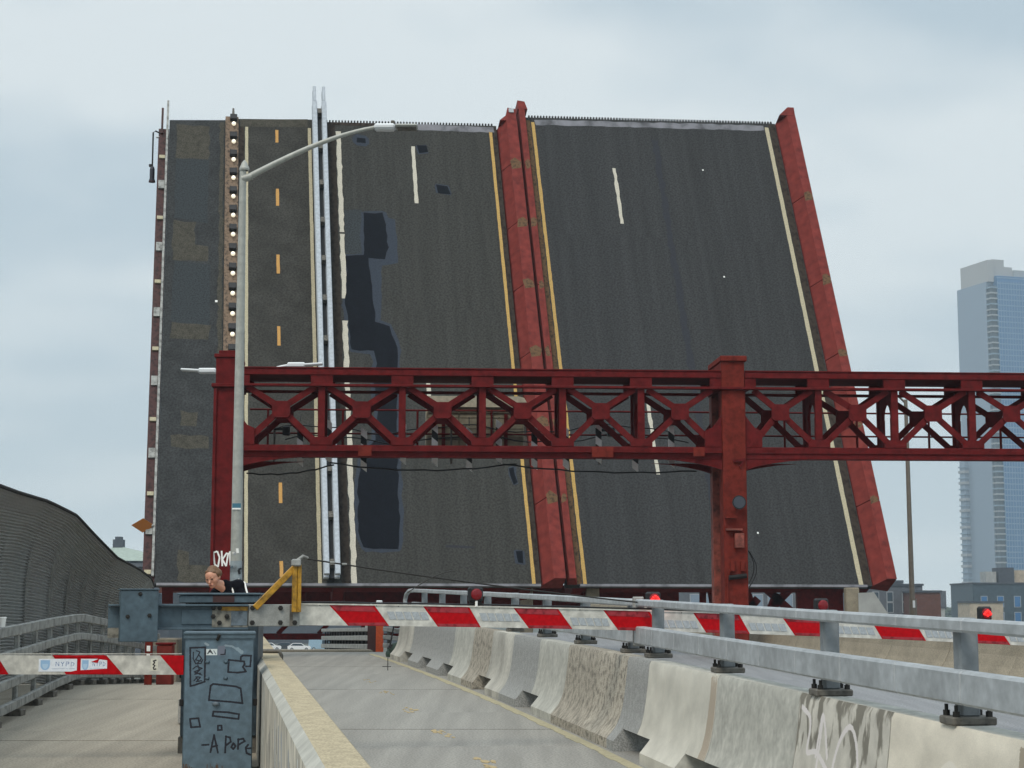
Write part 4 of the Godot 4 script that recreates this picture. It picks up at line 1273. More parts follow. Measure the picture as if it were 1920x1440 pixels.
	for q in [[1.05, 4.98, "left, near the left pillar"], [4.95, 5.0, "middle, under the tan sign cabinet"], [8.25, 5.0, "right, near the right pillar"]]:
		var dv := thing("traffic_camera", "small black bracketed device inside the truss, %s" % q[2], "camera", w * Vector3(q[0], q[1], -1.6), yb)
		part("housing", B.new().span(Vector3(0.1, -0.12, -0.1), Vector3(0.26, 0.08, 0.12), 0.02), M["black"], dv)
		part("bracket", B.new().bar(Vector3(-0.1, 0.02, 0), Vector3(0.12, 0.02, 0), 0.05, 0.05), M["black_steel"], dv)
		part("bracket", B.new().tube([Vector3(-0.08, -0.75, 0), Vector3(-0.08, 0.06, 0)], 0.025, 0.025, 6), M["plate_dark"], dv)

# ---------------------------------------------------------------- fence and railing on the left of the walkway
const RP := [[8.0, -4.3], [14.0, -5.0], [18.5, -5.62], [22.2, -6.11], [25.6, -6.6], [28.5, -6.93], [31.2, -7.12], [34.0, -7.46], [38.0, -7.92], [43.0, -8.45], [47.0, -9.0], [54.0, -10.3]]

func rail_x(d: float) -> float:
	for i in RP.size() - 1:
		if d <= RP[i + 1][0]:
			return lerpf(RP[i][1], RP[i + 1][1], (d - RP[i][0]) / (RP[i + 1][0] - RP[i][0]))
	return RP[-1][1]

func fence_and_railing() -> void:
	var b0 := D(rail_x(20.0), 0, 20.0)
	var o := thing("walkway_railing", "four-bar galvanised railing along the left edge of the walkway", "railing", b0)
	for pd in [12.0, 14.2, 16.3, 18.3, 20.3, 22.2, 24.0, 25.7, 27.4, 28.7, 29.9, 31.2, 32.6, 34.0, 35.5, 37.0, 39.0, 41.0]:
		var c := D(rail_x(pd), dip(pd), pd) - b0
		var p := part("post", B.new().box(c + Vector3(-0.07, 0.56, 0), Vector3(0.06, 1.02, 0.07), 0.008), M["galv_dull"], o)
		part("base_plate", B.new().box(c + Vector3(-0.07, 0.035, 0), Vector3(0.22, 0.09, 0.22), 0.01), M["plate_dark"], p)
	for h in [1.07, 0.78, 0.45, 0.17]:
		var d := 10.0
		while d < 41.0:
			var e: float = minf(d + 3.4, 42.0)
			var b := B.new()
			for k in 4:
				var x0 := lerpf(d + 0.004, e - 0.004, k / 4.0)
				var x1 := lerpf(d + 0.004, e - 0.004, (k + 1) / 4.0)
				b.bar(D(rail_x(x0), h + dip(x0), x0) - b0, D(rail_x(x1), h + dip(x1), x1) - b0, 0.06, 0.13 if h > 1.0 else 0.115, Vector3.UP, 0.012)
			part("rail", b, M["galv_dull"], o)
			d = e
	var f0 := D(rail_x(20.0) - 1.1, 0, 20.0)
	var f := thing("curved_fence", "dark ribbed metal mesh fence curving inward over the walkway railing", "fence", f0)
	var dd := [10.0, 12.6, 15.1, 17.6, 20.0, 22.4, 24.8, 27.1, 29.4, 31.6, 33.8, 36.0, 38.2, 40.4, 42.6, 45.0, 48.0, 51.5]
	# cross-section: straight below, bending inwards above
	var prof := []
	var y := 0.0
	var ang := 0.0
	var x := 0.0
	var step := 0.026
	var s := 0.0
	var k := 0
	while s < 3.08:
		var bend := clampf((s - 1.2) / 1.8, 0.0, 1.0)
		ang = bend * bend * 0.85
		prof.append([Vector2(x, y), Vector2(cos(ang), -sin(ang)), k % 2])
		x += sin(ang) * step
		y += cos(ang) * step
		s += step
		k += 1
	for i in dd.size() - 1:
		var b := B.new()
		var cols := 6
		var d0: float = dd[i] - 0.03
		var d1: float = dd[i + 1] + 0.03
		var tilt := 0.02 * sin(i * 2.7)
		for c in cols:
			var quadrow := []
			for e in 2:
				var t := float(c + e) / cols
				var d := lerpf(d0, d1, t)
				var bul := -0.012 + 0.17 * sin(t * PI) + tilt * (t - 0.5)
				var dt := 0.01
				var col := []
				var sl := (0.17 * PI * cos(t * PI) + tilt) / (d1 - d0)
				for q in prof:
					var pp: Vector2 = q[0]
					var nn: Vector2 = q[1]
					var amp: float = (0.021 if q[2] else -0.021) - bul * sin(clampf(pp.y / 2.6, 0, 1) * PI)
					var base := D(rail_x(d) - 1.1, fdip(d), d)
					col.append([base + Vector3(pp.x + nn.x * amp, pp.y + nn.y * amp, 0) - f0, nn, sl])
				quadrow.append(col)
			for r in prof.size() - 1:
				var p0: Array = quadrow[0][r]
				var p1: Array = quadrow[1][r]
				var p2: Array = quadrow[1][r + 1]
				var p3: Array = quadrow[0][r + 1]
				b.tri(p0[0], p2[0], p1[0])
				b.tri(p0[0], p3[0], p2[0])
		part("fence_panel", b, M["mesh"], f)
		var st := B.new()
		var pts := []
		for r in range(0, prof.size(), 16):
			var pp: Vector2 = prof[r][0]
			var nn: Vector2 = prof[r][1]
			pts.append(D(rail_x(dd[i]) - 1.1, fdip(dd[i]), dd[i]) + Vector3(pp.x - nn.x * 0.06, pp.y - nn.y * 0.06, 0) - f0)
		st.tube(pts, 0.03, 0.03, 6)
		part("fence_post", st, M["black_steel"], f)
	var tb := B.new()
	var tp := []
	for i in 60:
		var d := lerpf(10.0, 51.5, i / 59.0)
		tp.append(D(rail_x(d) - 1.1, fdip(d), d) + Vector3(prof[-1][0].x, prof[-1][0].y + 0.01, 0) - f0)
	tb.tube(tp, 0.028, 0.028, 6)
	part("top_bar", tb, M["black_steel"], f)
	var cp := thing("paper_cup", "white paper cup standing on the left walkway railing", "cup", D(rail_x(20.5), 1.135, 20.5))
	part("cup", B.new().lathe([Vector2(0.0, 0.0), Vector2(0.035, 0.0), Vector2(0.045, 0.09), Vector2(0.05, 0.1), Vector2(0.046, 0.115), Vector2(0.0, 0.115)], 14), M["paper"], cp)

# ---------------------------------------------------------------- gates
func bolt_at(o: Node3D, p: Vector3, r := 0.018) -> void:
	var b := B.new()
	b.xf = Transform3D(Basis(Vector3.RIGHT, PI / 2), p)
	b.lathe([Vector2(r * 1.5, 0.0), Vector2(r * 1.5, 0.006), Vector2(r, 0.006), Vector2(r, 0.02), Vector2(0.0, 0.022)], 6)
	part("bolt", b, M["bolt"], o)

func gates() -> void:
	# control cabinet with marker drawings
	var im := canvas(512, 1024, rgb(88, 108, 121), 0.16, 91, 0.012, 0.012)
	var ink := rgb(14, 15, 30)
	for k in 26:      # rubbed patches
		stroke(im, [Vector2(rng.randf_range(10, 500), rng.randf_range(10, 1010)), Vector2(rng.randf_range(10, 500), rng.randf_range(10, 1010))].slice(0, 2), 1.0, rgb(96, 116, 128))
	stroke(im, [Vector2(300, 60), Vector2(350, 66), Vector2(410, 100)], 14, rgb(128, 144, 154))
	stroke(im, [Vector2(395, 88), Vector2(425, 112)], 26, rgb(132, 150, 160))
	stroke(im, [Vector2(150, 44), Vector2(170, 56)], 16, rgb(136, 150, 158))
	im.fill_rect(Rect2i(150, 86, 90, 48), rgb(206, 214, 214))
	stroke(im, [Vector2(170, 122), Vector2(186, 94), Vector2(204, 122), Vector2(196, 110), Vector2(178, 110)], 9, rgb(40, 44, 52))
	stroke(im, [Vector2(214, 100), Vector2(230, 126)], 6, rgb(90, 100, 110))
	im.fill_rect(Rect2i(244, 62, 56, 74), rgb(104, 110, 124))
	strokes(im, [[[270, 108], [300, 106], [302, 70]]], Vector2(0, 22), Vector2.ONE, 9, ink)
	strokes(im, [[[36, 78], [150, 74], [150, 338], [70, 366], [44, 370], [36, 78]]], Vector2.ZERO, Vector2.ONE, 14, ink)
	strokes(im, [[[60, 110], [60, 160], [80, 200], [120, 198], [132, 170]], [[84, 100], [110, 110], [96, 140], [78, 170], [120, 180]], [[100, 130], [124, 160], [90, 200]], [[60, 240], [84, 220], [130, 236], [70, 262], [130, 288]], [[96, 210], [110, 250], [76, 280], [120, 272]], [[70, 330], [96, 300], [118, 304], [88, 338], [128, 330]], [[84, 300], [104, 334]]], Vector2.ZERO, Vector2.ONE, 9, ink)
	strokes(im, [[[330, 172], [446, 184], [450, 206], [438, 226], [462, 262], [400, 270], [326, 266], [330, 172]], [[420, 184], [420, 150], [436, 138], [498, 140], [494, 222], [462, 222]]], Vector2.ZERO, Vector2.ONE, 14, ink)
	strokes(im, [[[196, 370], [216, 356], [386, 376], [424, 392], [440, 506], [350, 494], [186, 480], [196, 370]]], Vector2.ZERO, Vector2.ONE, 14, ink)
	strokes(im, [[[222, 568], [330, 574], [416, 590], [412, 626], [300, 612], [216, 600], [222, 568]]], Vector2.ZERO, Vector2.ONE, 14, ink)
	strokes(im, [[[46, 622], [110, 618], [124, 682], [56, 686], [46, 622]]], Vector2.ZERO, Vector2.ONE, 14, ink)
	strokes(im, [[[258, 676], [284, 674], [288, 708], [258, 710], [258, 676]]], Vector2.ZERO, Vector2.ONE, 14, ink)
	# -A POPE
	strokes(im, [[[142, 822], [190, 820]], [[206, 876], [230, 746], [262, 882]], [[212, 838], [256, 826]], [[316, 880], [320, 756]], [[318, 760], [350, 766], [356, 800], [322, 826]], [[376, 810], [362, 840], [378, 856], [394, 832], [376, 810]], [[412, 856], [414, 780]], [[412, 784], [450, 776], [462, 796], [418, 822]], [[488, 824], [470, 846], [478, 886], [506, 900]], [[472, 852], [508, 850]]], Vector2.ZERO, Vector2.ONE, 14, ink)
	for k in 30:
		var rx := rng.randf_range(4, 70) if k % 2 else rng.randf_range(180, 300)
		stroke(im, [Vector2(rx, 1022), Vector2(rx + rng.randf_range(-6, 6), 1022 - rng.randf_range(6, 60))], rng.randf_range(3, 9), rgb(84, 62, 48))
	var door := print_mat(im, 0.5)
	var cb := Basis(Vector3.UP, deg_to_rad(8.5))
	var c := thing("control_cabinet", "blue-grey steel gate cabinet covered in black marker drawings, lettered -A POPE", "cabinet", Vector3(-2.565, 0.27, -15.6), cb)
	part("body", B.new().span(Vector3(-0.3, 0.0, -0.62), Vector3(0.3, 1.19, -0.004), 0.006), M["blue_grey"], c)
	var dr := B.new()
	dr.uvquad(Vector3(-0.292, 0.02, 0.0125), Vector3(0.292, 0.02, 0.0125), Vector3(0.292, 1.17, 0.0125), Vector3(-0.292, 1.17, 0.0125))
	var dn := part("door", B.new().span(Vector3(-0.293, 0.02, -0.003), Vector3(0.293, 1.17, 0.012), 0.004), M["blue_grey"], c)
	part("door_face", dr, door, dn)
	part("lid", B.new().span(Vector3(-0.315, 1.193, -0.64), Vector3(0.315, 1.222, 0.03), 0.008), M["blue_grey"], c)
	part("lid_lip", B.new().span(Vector3(-0.31, 1.165, 0.014), Vector3(0.31, 1.192, 0.026)), M["blue_grey"], c)
	for q in [[-0.1, 0.96], [0.06, 0.96], [-0.1, 0.82], [0.06, 0.82]]:
		part("plate_nub", B.new().ball(Vector3(q[0], q[1], 0.013), Vector3(0.022, 0.016, 0.01), 8), M["blue_grey"], c)
	part("lock_knob", B.new().ball(Vector3(-0.02, 0.6, 0.015), Vector3(0.035, 0.018, 0.03), 10), M["blue_pale"], c)
	for sx in [-1, 1]:
		part("hinge", B.new().span(Vector3(sx * 0.318 - 0.018, 0.58, -0.05), Vector3(sx * 0.318 + 0.018, 0.64, 0.0), 0.006), M["black_steel"], c)
	part("lid_latch", B.new().tube([Vector3(-0.02, 1.15, 0.02), Vector3(0.0, 1.2, 0.04)], 0.014, 0.014, 6), M["bolt"], c)
	for sx in [-0.24, 0.24]:
		part("foot", B.new().span(Vector3(sx - 0.05, -0.02, -0.5), Vector3(sx + 0.05, -0.001, -0.05)), M["rust_tan"], c)
	# gate machine behind it
	var h := thing("gate_machine", "blue steel gate machine housing behind the marked cabinet", "gate machine", Vector3(-2.92, 0.3, -17.55), Basis(Vector3.UP, deg_to_rad(4)))
	part("housing", B.new().span(Vector3(-0.32, 0.16, -0.6), Vector3(0.42, 1.40, 0.12), 0.01), M["blue_dark"], h)
	part("top_box", B.new().span(Vector3(-0.36, 1.45, -0.5), Vector3(0.42, 1.525, 0.1), 0.008), M["blue_grey"], h)
	part("lid", B.new().span(Vector3(-0.38, 1.528, -0.52), Vector3(0.44, 1.548, 0.12), 0.005), M["blue_grey"], h)
	part("top_patch", B.new().span(Vector3(-0.03, 1.455, 0.102), Vector3(0.18, 1.523, 0.106)), M["maroon"], h)
	part("neck", B.new().span(Vector3(-0.3, 1.402, -0.4), Vector3(0.36, 1.448, 0.05)), M["black_steel"], h)
	part("door_handle", B.new().span(Vector3(-0.345, 0.72, 0.0), Vector3(-0.322, 0.82, 0.06), 0.006), M["black_steel"], h)
	part("pedestal", B.new().span(Vector3(-0.34, -0.02, -0.55), Vector3(0.42, 0.158, 0.1), 0.01), M["plate_dark"], h)
	part("crank", B.new().bar(Vector3(-0.16, 1.36, 0.15), Vector3(-0.12, 1.2, 0.15), 0.03, 0.03), M["black"], h)
	part("crank", B.new().bar(Vector3(-0.22, 1.21, 0.15), Vector3(-0.1, 1.215, 0.15), 0.03, 0.03), M["black"], h)
	main_arm()
	small_arm()

func arm_y(s: float) -> float:                              # bottom of the drooping arm
	return 1.535 - 0.0085 * s - 0.0027 * s * s + 0.0

func main_arm() -> void:
	var yb := Basis(Vector3.UP, atan(0.285))
	var o := thing("road_barrier", "long red and white striped road gate arm lowered across the lane", "gate arm", Vector3(-2.1, 0.0, -17.2), yb)
	# counterweight box and beam
	part("counterweight", B.new().span(Vector3(-1.67, 1.385, -0.08), Vector3(-1.32, 1.865, 0.16), 0.006), M["blue_grey"], o)
	part("counterweight_lid", B.new().span(Vector3(-1.68, 1.868, -0.1), Vector3(-1.31, 1.88, 0.17), 0.003), M["blue_grey"], o)
	part("counterweight_side", B.new().span(Vector3(-1.318, 1.6, -0.3), Vector3(-1.275, 1.84, -0.02), 0.004), M["blue_pale"], o)
	for q in [[-1.6, 1.62], [-1.4, 1.63], [-1.49, 1.83]]:
		bolt_at(o, Vector3(q[0], q[1], 0.161), 0.014)
	part("beam_web", B.new().span(Vector3(-1.77, 1.515, -0.03), Vector3(-0.46, 1.715, -0.005)), M["blue_grey"], o)
	part("beam_flange", B.new().span(Vector3(-1.77, 1.717, -0.09), Vector3(-0.46, 1.735, 0.06), 0.003), M["blue_grey"], o)
	part("beam_flange", B.new().span(Vector3(-1.31, 1.495, -0.09), Vector3(-0.46, 1.513, 0.06), 0.003), M["blue_grey"], o)
	part("beam_end", B.new().span(Vector3(-1.77, 1.42, -0.03), Vector3(-1.66, 1.513, 0.0)), M["tan_plate"], o)
	part("beam_plate", B.new().span(Vector3(-1.09, 1.545, -0.004), Vector3(-0.78, 1.685, 0.006), 0.003), M["blue_grey"], o)
	part("beam_plate", B.new().span(Vector3(-0.8, 1.516, -0.003), Vector3(-0.46, 1.714, 0.012), 0.003), M["tan_plate"], o)
	part("beam_plate", B.new().span(Vector3(-0.62, 1.535, 0.0125), Vector3(-0.465, 1.67, 0.016)), M["blue_pale"], o)
	part("yellow_bar", B.new().span(Vector3(-0.72, 1.675, 0.0125), Vector3(-0.46, 1.713, 0.02)), M["bracket_yellow"], o)
	for q in [[-0.79, 1.7], [-0.73, 1.7], [-0.79, 1.62], [-0.66, 1.62], [-0.73, 1.56]]:
		bolt_at(o, Vector3(q[0], q[1], 0.017), 0.016)
	# splice box and bracket
	part("splice_box", B.new().span(Vector3(-0.455, 1.525, -0.1), Vector3(0.035, 1.735, 0.035), 0.006), M["grey_plate"], o)
	part("splice_strap", B.new().span(Vector3(-0.06, 1.53, 0.036), Vector3(-0.03, 1.73, 0.045)), M["plate_dark"], o)
	for q in [[-0.42, 1.70], [-0.15, 1.70], [-0.01, 1.70], [-0.42, 1.56], [-0.15, 1.56], [-0.01, 1.56]]:
		bolt_at(o, Vector3(q[0], q[1], 0.04), 0.017)
	var br := part("bracket_brace", B.new().bar(Vector3(-0.40, 1.7, 0.06), Vector3(-0.02, 2.09, 0.06), 0.062, 0.03, Vector3(0, 0, 1), 0.006), M["bracket_yellow"], o)
	part("bracket_post", B.new().span(Vector3(-0.045, 1.66, 0.047), Vector3(0.0, 2.12, 0.095), 0.005), M["bracket_yellow"], o)
	part("bracket_post_flange", B.new().span(Vector3(0.003, 1.66, 0.01), Vector3(0.04, 2.12, 0.1), 0.005), M["bracket_yellow"], o)
	part("clevis", B.new().span(Vector3(-0.05, 2.10, 0.0), Vector3(0.03, 2.17, 0.13), 0.012), M["galv_dull"], o)
	part("clevis_eye", B.new().tube([Vector3(0.0, 2.15, 0.05), Vector3(0.06, 2.2, 0.05), Vector3(0.11, 2.18, 0.05)], 0.02, 0.014, 8), M["galv_dull"], o)
	var cp := []
	for i in 25:
		var t := i / 24.0
		cp.append(Vector3(lerpf(0.1, 4.6, t), lerpf(2.175, 1.66, t) - 0.06 * 4.0 * t * (1.0 - t) * 0.6, 0.03))
	part("stay_cable", B.new().tube(cp, 0.0085, 0.0085, 6), M["bolt"], o)
	for q in [0.35, 0.47]:
		part("cable_clip", B.new().box(Vector3(q, 2.175 - (q - 0.1) * 0.13, 0.03), Vector3(0.05, 0.02, 0.02), 0.004), M["galv_dull"], o)
	var wl := []
	for i in 9:
		var t := i / 8.0
		wl.append(Vector3(1.1 + 0.5 * t, 1.85 + 0.22 * sin(t * 1.5), 0.05))
	part("loose_wire", B.new().tube(wl, 0.005, 0.005, 5), M["bolt"], o)
	# striped boards: each stripe a piece of the board
	var top := [0.04, 0.33, 0.78, 1.27, 1.74, 2.2, 2.67, 3.15, 3.65, 4.13, 4.64, 5.12, 5.61, 6.15, 6.67, 7.15, 7.67, 8.2, 8.72, 9.25]
	var bot := [0.04, 0.52, 0.93, 1.42, 1.86, 2.36, 2.82, 3.31, 3.78, 4.27, 4.76, 5.27, 5.75, 6.28, 6.8, 7.29, 7.82, 8.34, 8.86, 9.25]
	for i in top.size() - 1:
		var t0: float = top[i]
		var t1: float = top[i + 1]
		var u0: float = bot[i]
		var u1: float = bot[i + 1]
		var hh := 0.197
		var poly := PackedVector2Array([Vector2(u0 + 0.001, arm_y(u0)), Vector2(u1 - 0.001, arm_y(u1)), Vector2(t1 - 0.001, arm_y(t1) + hh), Vector2(t0 + 0.001, arm_y(t0) + hh)])
		var red := i % 2 == 1
		var p := part("stripe", B.new().prism(poly, -0.03, 0.0), M["arm_red"] if red else M["arm_white"], o)
		if red:
			var q0 := lerpf(t0, u0, 0.3)
			var q1 := lerpf(t1, u1, 0.3)
			part("worn_strip", B.new().prism(PackedVector2Array([Vector2(q0 + 0.02, arm_y(q0) + hh * 0.72), Vector2(q1 - 0.03, arm_y(q1) + hh * 0.7), Vector2(t1 - 0.02, arm_y(t1) + hh - 0.006), Vector2(t0 + 0.02, arm_y(t0) + hh - 0.006)]), 0.001, 0.003), M["arm_red_worn"], p)
			part("worn_strip", B.new().prism(PackedVector2Array([Vector2(u0 + 0.02, arm_y(u0) + 0.004), Vector2(u1 - 0.02, arm_y(u1) + 0.004), Vector2(u1 - 0.04, arm_y(u1) + 0.034), Vector2(u0 - 0.01, arm_y(u0) + 0.028)]), 0.001, 0.003), M["arm_red_worn"], p)
		elif i > 1:
			for k in 5:
				var w0 := lerpf(lerpf(t0, u0, 0.65) + 0.03, lerpf(t1, u1, 0.65) - 0.05, k / 5.0) - 0.004
				var w1 := lerpf(lerpf(t0, u0, 0.65) + 0.03, lerpf(t1, u1, 0.65) - 0.05, (k + 0.86) / 5.0) - 0.004
				var up := 0.026 if i < 6 else 0.0
				part("reflector_panel", B.new().prism(PackedVector2Array([Vector2(w0 + 0.03, arm_y(w0) + 0.038 + up), Vector2(w1 + 0.03, arm_y(w1) + 0.038 + up), Vector2(w1, arm_y(w1) + 0.115 + up), Vector2(w0, arm_y(w0) + 0.115 + up)]), 0.001, 0.004), M["reflective"], p)
	var db := B.new()
	for k in 9:
		var a := 0.05 + k
		db.bar(Vector3(a, arm_y(a) + 0.205, -0.015), Vector3(minf(a + 1.0, 9.2), arm_y(minf(a + 1.0, 9.2)) + 0.205, -0.015), 0.05, 0.014, Vector3.UP)
	part("top_conduit", db, M["arm_white"], o)
	var cb := []
	for k in 24:
		var a := 0.06 + k * 0.39
		cb.append(Vector3(a, arm_y(a) + 0.221 + 0.004 * (k % 2), -0.012))
	part("lamp_wire", B.new().tube(cb, 0.009, 0.009, 5), M["black"], o)
	var n := 0
	for s in [0.24, 0.58, 0.8, 1.02, 1.6, 2.05, 2.3, 2.9, 3.2, 4.0, 4.4, 5.0, 5.9, 6.4, 7.0]:
		part("wire_clip", B.new().span(Vector3(s - 0.004, arm_y(s) + 0.19, -0.001), Vector3(s + 0.004, arm_y(s) + 0.226, 0.006)), M["black"], o)
	# warning lamps on the arm
	for q in [[1.81, false], [3.70, true], [5.59, false], [7.53, true]]:
		var s: float = q[0]
		var yb0 := arm_y(s) + 0.21
		var hou := part("lamp_housing", B.new().span(Vector3(s - 0.072, yb0 + 0.035, -0.08), Vector3(s + 0.072, yb0 + 0.19, 0.02), 0.02), M["black"], o)
		part("lamp_foot", B.new().span(Vector3(s - 0.06, yb0 + 0.012, -0.05), Vector3(s + 0.06, yb0 + 0.034, 0.01), 0.005), M["black_steel"], hou)
		part("lamp_stem", B.new().span(Vector3(s - 0.012, yb0 - 0.01, 0.0), Vector3(s + 0.012, yb0 + 0.05, 0.024), 0.003), M["paper"], hou)
		var lm := mat(rgb(120, 10, 22), 0.2)
		if q[1]:
			var lit := mat(rgb(230, 20, 20), 0.3)
			lit.emission_enabled = true
			lit.emission = rgb(255, 44, 40)
			lit.emission_energy_multiplier = 1.0
			for cell in [[-0.02, 0.012], [0.02, 0.012], [0.0, 0.026], [-0.034, -0.006], [0.034, -0.006], [0.0, -0.02]]:
				part("lamp_cell", B.new().ball(Vector3(s + cell[0], yb0 + 0.115 + cell[1], 0.042), Vector3(0.019, 0.015, 0.008), 8), lit, hou)
		var lens := B.new()
		lens.xf = Transform3D(Basis(Vector3.RIGHT, PI / 2), Vector3(s, yb0 + 0.115, 0.021))
		lens.lathe([Vector2(0.058, 0.0), Vector2(0.056, 0.01), Vector2(0.042, 0.017), Vector2(0.022, 0.021), Vector2(0.0, 0.022)], 14)
		part("lamp_lens", lens, lm, hou)
		if q[1]:
			var li := OmniLight3D.new()
			li.name = "warning_light" if s < 5.0 else "warning_light_001"
			li.light_color = rgb(255, 50, 40)
			li.light_energy = 0.01
			li.light_size = 0.06
			li.omni_range = 12.0
			li.omni_attenuation = 2.0
			li.shadow_enabled = true
			o.add_child(li)
			li.position = Vector3(s, yb0 + 0.115, 0.13)
	# hanging hook under the arm
	part("hanging_rod", B.new().tube([Vector3(0.98, 1.53, -0.02), Vector3(0.96, 1.42, -0.02), Vector3(0.945, 1.34, -0.02)], 0.008, 0.008, 6), M["black"], o)
	part("hanging_hook", B.new().bar(Vector3(0.955, 1.345, -0.02), Vector3(0.935, 1.31, -0.02), 0.035, 0.03), M["black"], o)

func small_arm() -> void:
	var o := thing("walkway_barrier", "short red and white gate arm with torn stickers across the walkway", "gate arm", Vector3(-3.08, 1.08, -16.7), Basis(Vector3.UP, deg_to_rad(2.0)))
	var edges := [[0.0, -0.075, 0, 0], [-0.215, -0.03, 0, 0]]
	# from the right end: red tip, white, red, white, red ...
	var top := [0.0, -0.22, -0.72, -1.22, -1.74, -2.2, -2.7, -3.2]
	var bot := [0.0, -0.06, -0.56, -1.09, -1.62, -2.05, -2.56, -3.2]
	for i in top.size() - 1:
		var poly := PackedVector2Array([Vector2(bot[i] - 0.001, 0.003 * -bot[i]), Vector2(bot[i + 1] + 0.001, 0.003 * -bot[i + 1]), Vector2(top[i + 1] + 0.001, 0.178 + 0.003 * -bot[i + 1]), Vector2(top[i] - 0.001, 0.178)])
		part("stripe", B.new().prism(poly, -0.03, 0.0), M["arm_red"] if i % 2 == 0 else M["arm_white"], o)
	part("top_edge", B.new().span(Vector3(-3.2, 0.19, -0.028), Vector3(-0.02, 0.197, -0.004)), M["arm_white"], o)
	for q in [[-1.345, -0.99, 0], [-0.955, -0.71, 1]]:
		var im := canvas(256, 96, rgb(226, 232, 240), 0.05, 131 + q[2], 0.03, 0.03)
		var bl := rgb(150, 186, 220)
		for k in 34:
			var t := k / 33.0
			var hw := 32.0 * (1.0 if t < 0.45 else sqrt(maxf(0.0, 1.0 - pow((t - 0.45) / 0.55, 2.0))))
			im.fill_rect(Rect2i(int(44 - hw), int(10 + t * 74), maxi(1, int(hw * 2)), 3), bl)
			im.fill_rect(Rect2i(int(44 - hw * 0.6), int(18 + t * 56), maxi(1, int(hw * 1.2)), 2), rgb(178, 206, 230))
		var ink := rgb(116, 138, 176)
		# worn block letters
		for k in 4:
			var x := 116.0 + k * 34
			strokes(im, [[[[0, 34], [0, 0], [20, 34], [20, 0]], [[0, 0], [10, 16], [20, 0], [10, 16], [10, 34]], [[0, 34], [0, 0], [18, 2], [18, 16], [0, 18]], [[0, 0], [0, 34], [16, 28], [20, 12], [0, 0]]][k]], Vector2(x, 24), Vector2(1.0, 0.9), 5, ink)
		stroke(im, [Vector2(90, 76), Vector2(242, 74)], 4, rgb(164, 178, 200))
		for k in 40:
			var px := rng.randf_range(90, 250)
			var py := rng.randf_range(20, 90)
			stroke(im, [Vector2(px, py), Vector2(px + rng.randf_range(2, 16), py + rng.randf_range(-3, 3))], 3, rgb(222, 228, 236))
		var b := B.new()
		b.uvquad(Vector3(q[0], 0.03, 0.003), Vector3(q[1], 0.03, 0.003), Vector3(q[1], 0.148, 0.003), Vector3(q[0], 0.148, 0.003))
		part("sticker", b, print_mat(im, 0.5), o)
	for p in [[[-1.22, 0.178], [-0.74, 0.183], [-0.7, 0.158], [-0.71, 0.135], [-0.8, 0.148], [-0.86, 0.162], [-1.18, 0.16]], [[-0.86, 0.12], [-0.78, 0.15], [-0.8, 0.11]], [[-1.0, 0.04], [-0.66, 0.06], [-0.6, 0.012], [-1.06, 0.006], [-1.08, 0.02]]]:
		var pv := PackedVector2Array()
		for q in p:
			pv.append(Vector2(q[0], q[1]))
		part("red_tear", B.new().prism(pv, 0.0035, 0.005), M["arm_red"], o)
	var im2 := canvas(64, 96, rgb(214, 212, 196), 0.05, 140, 0.05, 0.05)
	strokes(im2, [[[44, 14], [24, 20], [34, 34], [22, 46], [36, 56], [24, 72], [30, 84], [46, 82]]], Vector2.ZERO, Vector2.ONE, 10, rgb(26, 24, 24))
	var nb := B.new()
	nb.uvquad(Vector3(-0.305, 0.035, 0.003), Vector3(-0.235, 0.035, 0.003), Vector3(-0.235, 0.15, 0.003), Vector3(-0.305, 0.15, 0.003))
	part("number_label", nb, print_mat(im2, 0.6), o)
	part("pivot", B.new().span(Vector3(-0.02, 0.03, -0.16), Vector3(0.06, 0.15, -0.032), 0.008), M["blue_dark"], o)

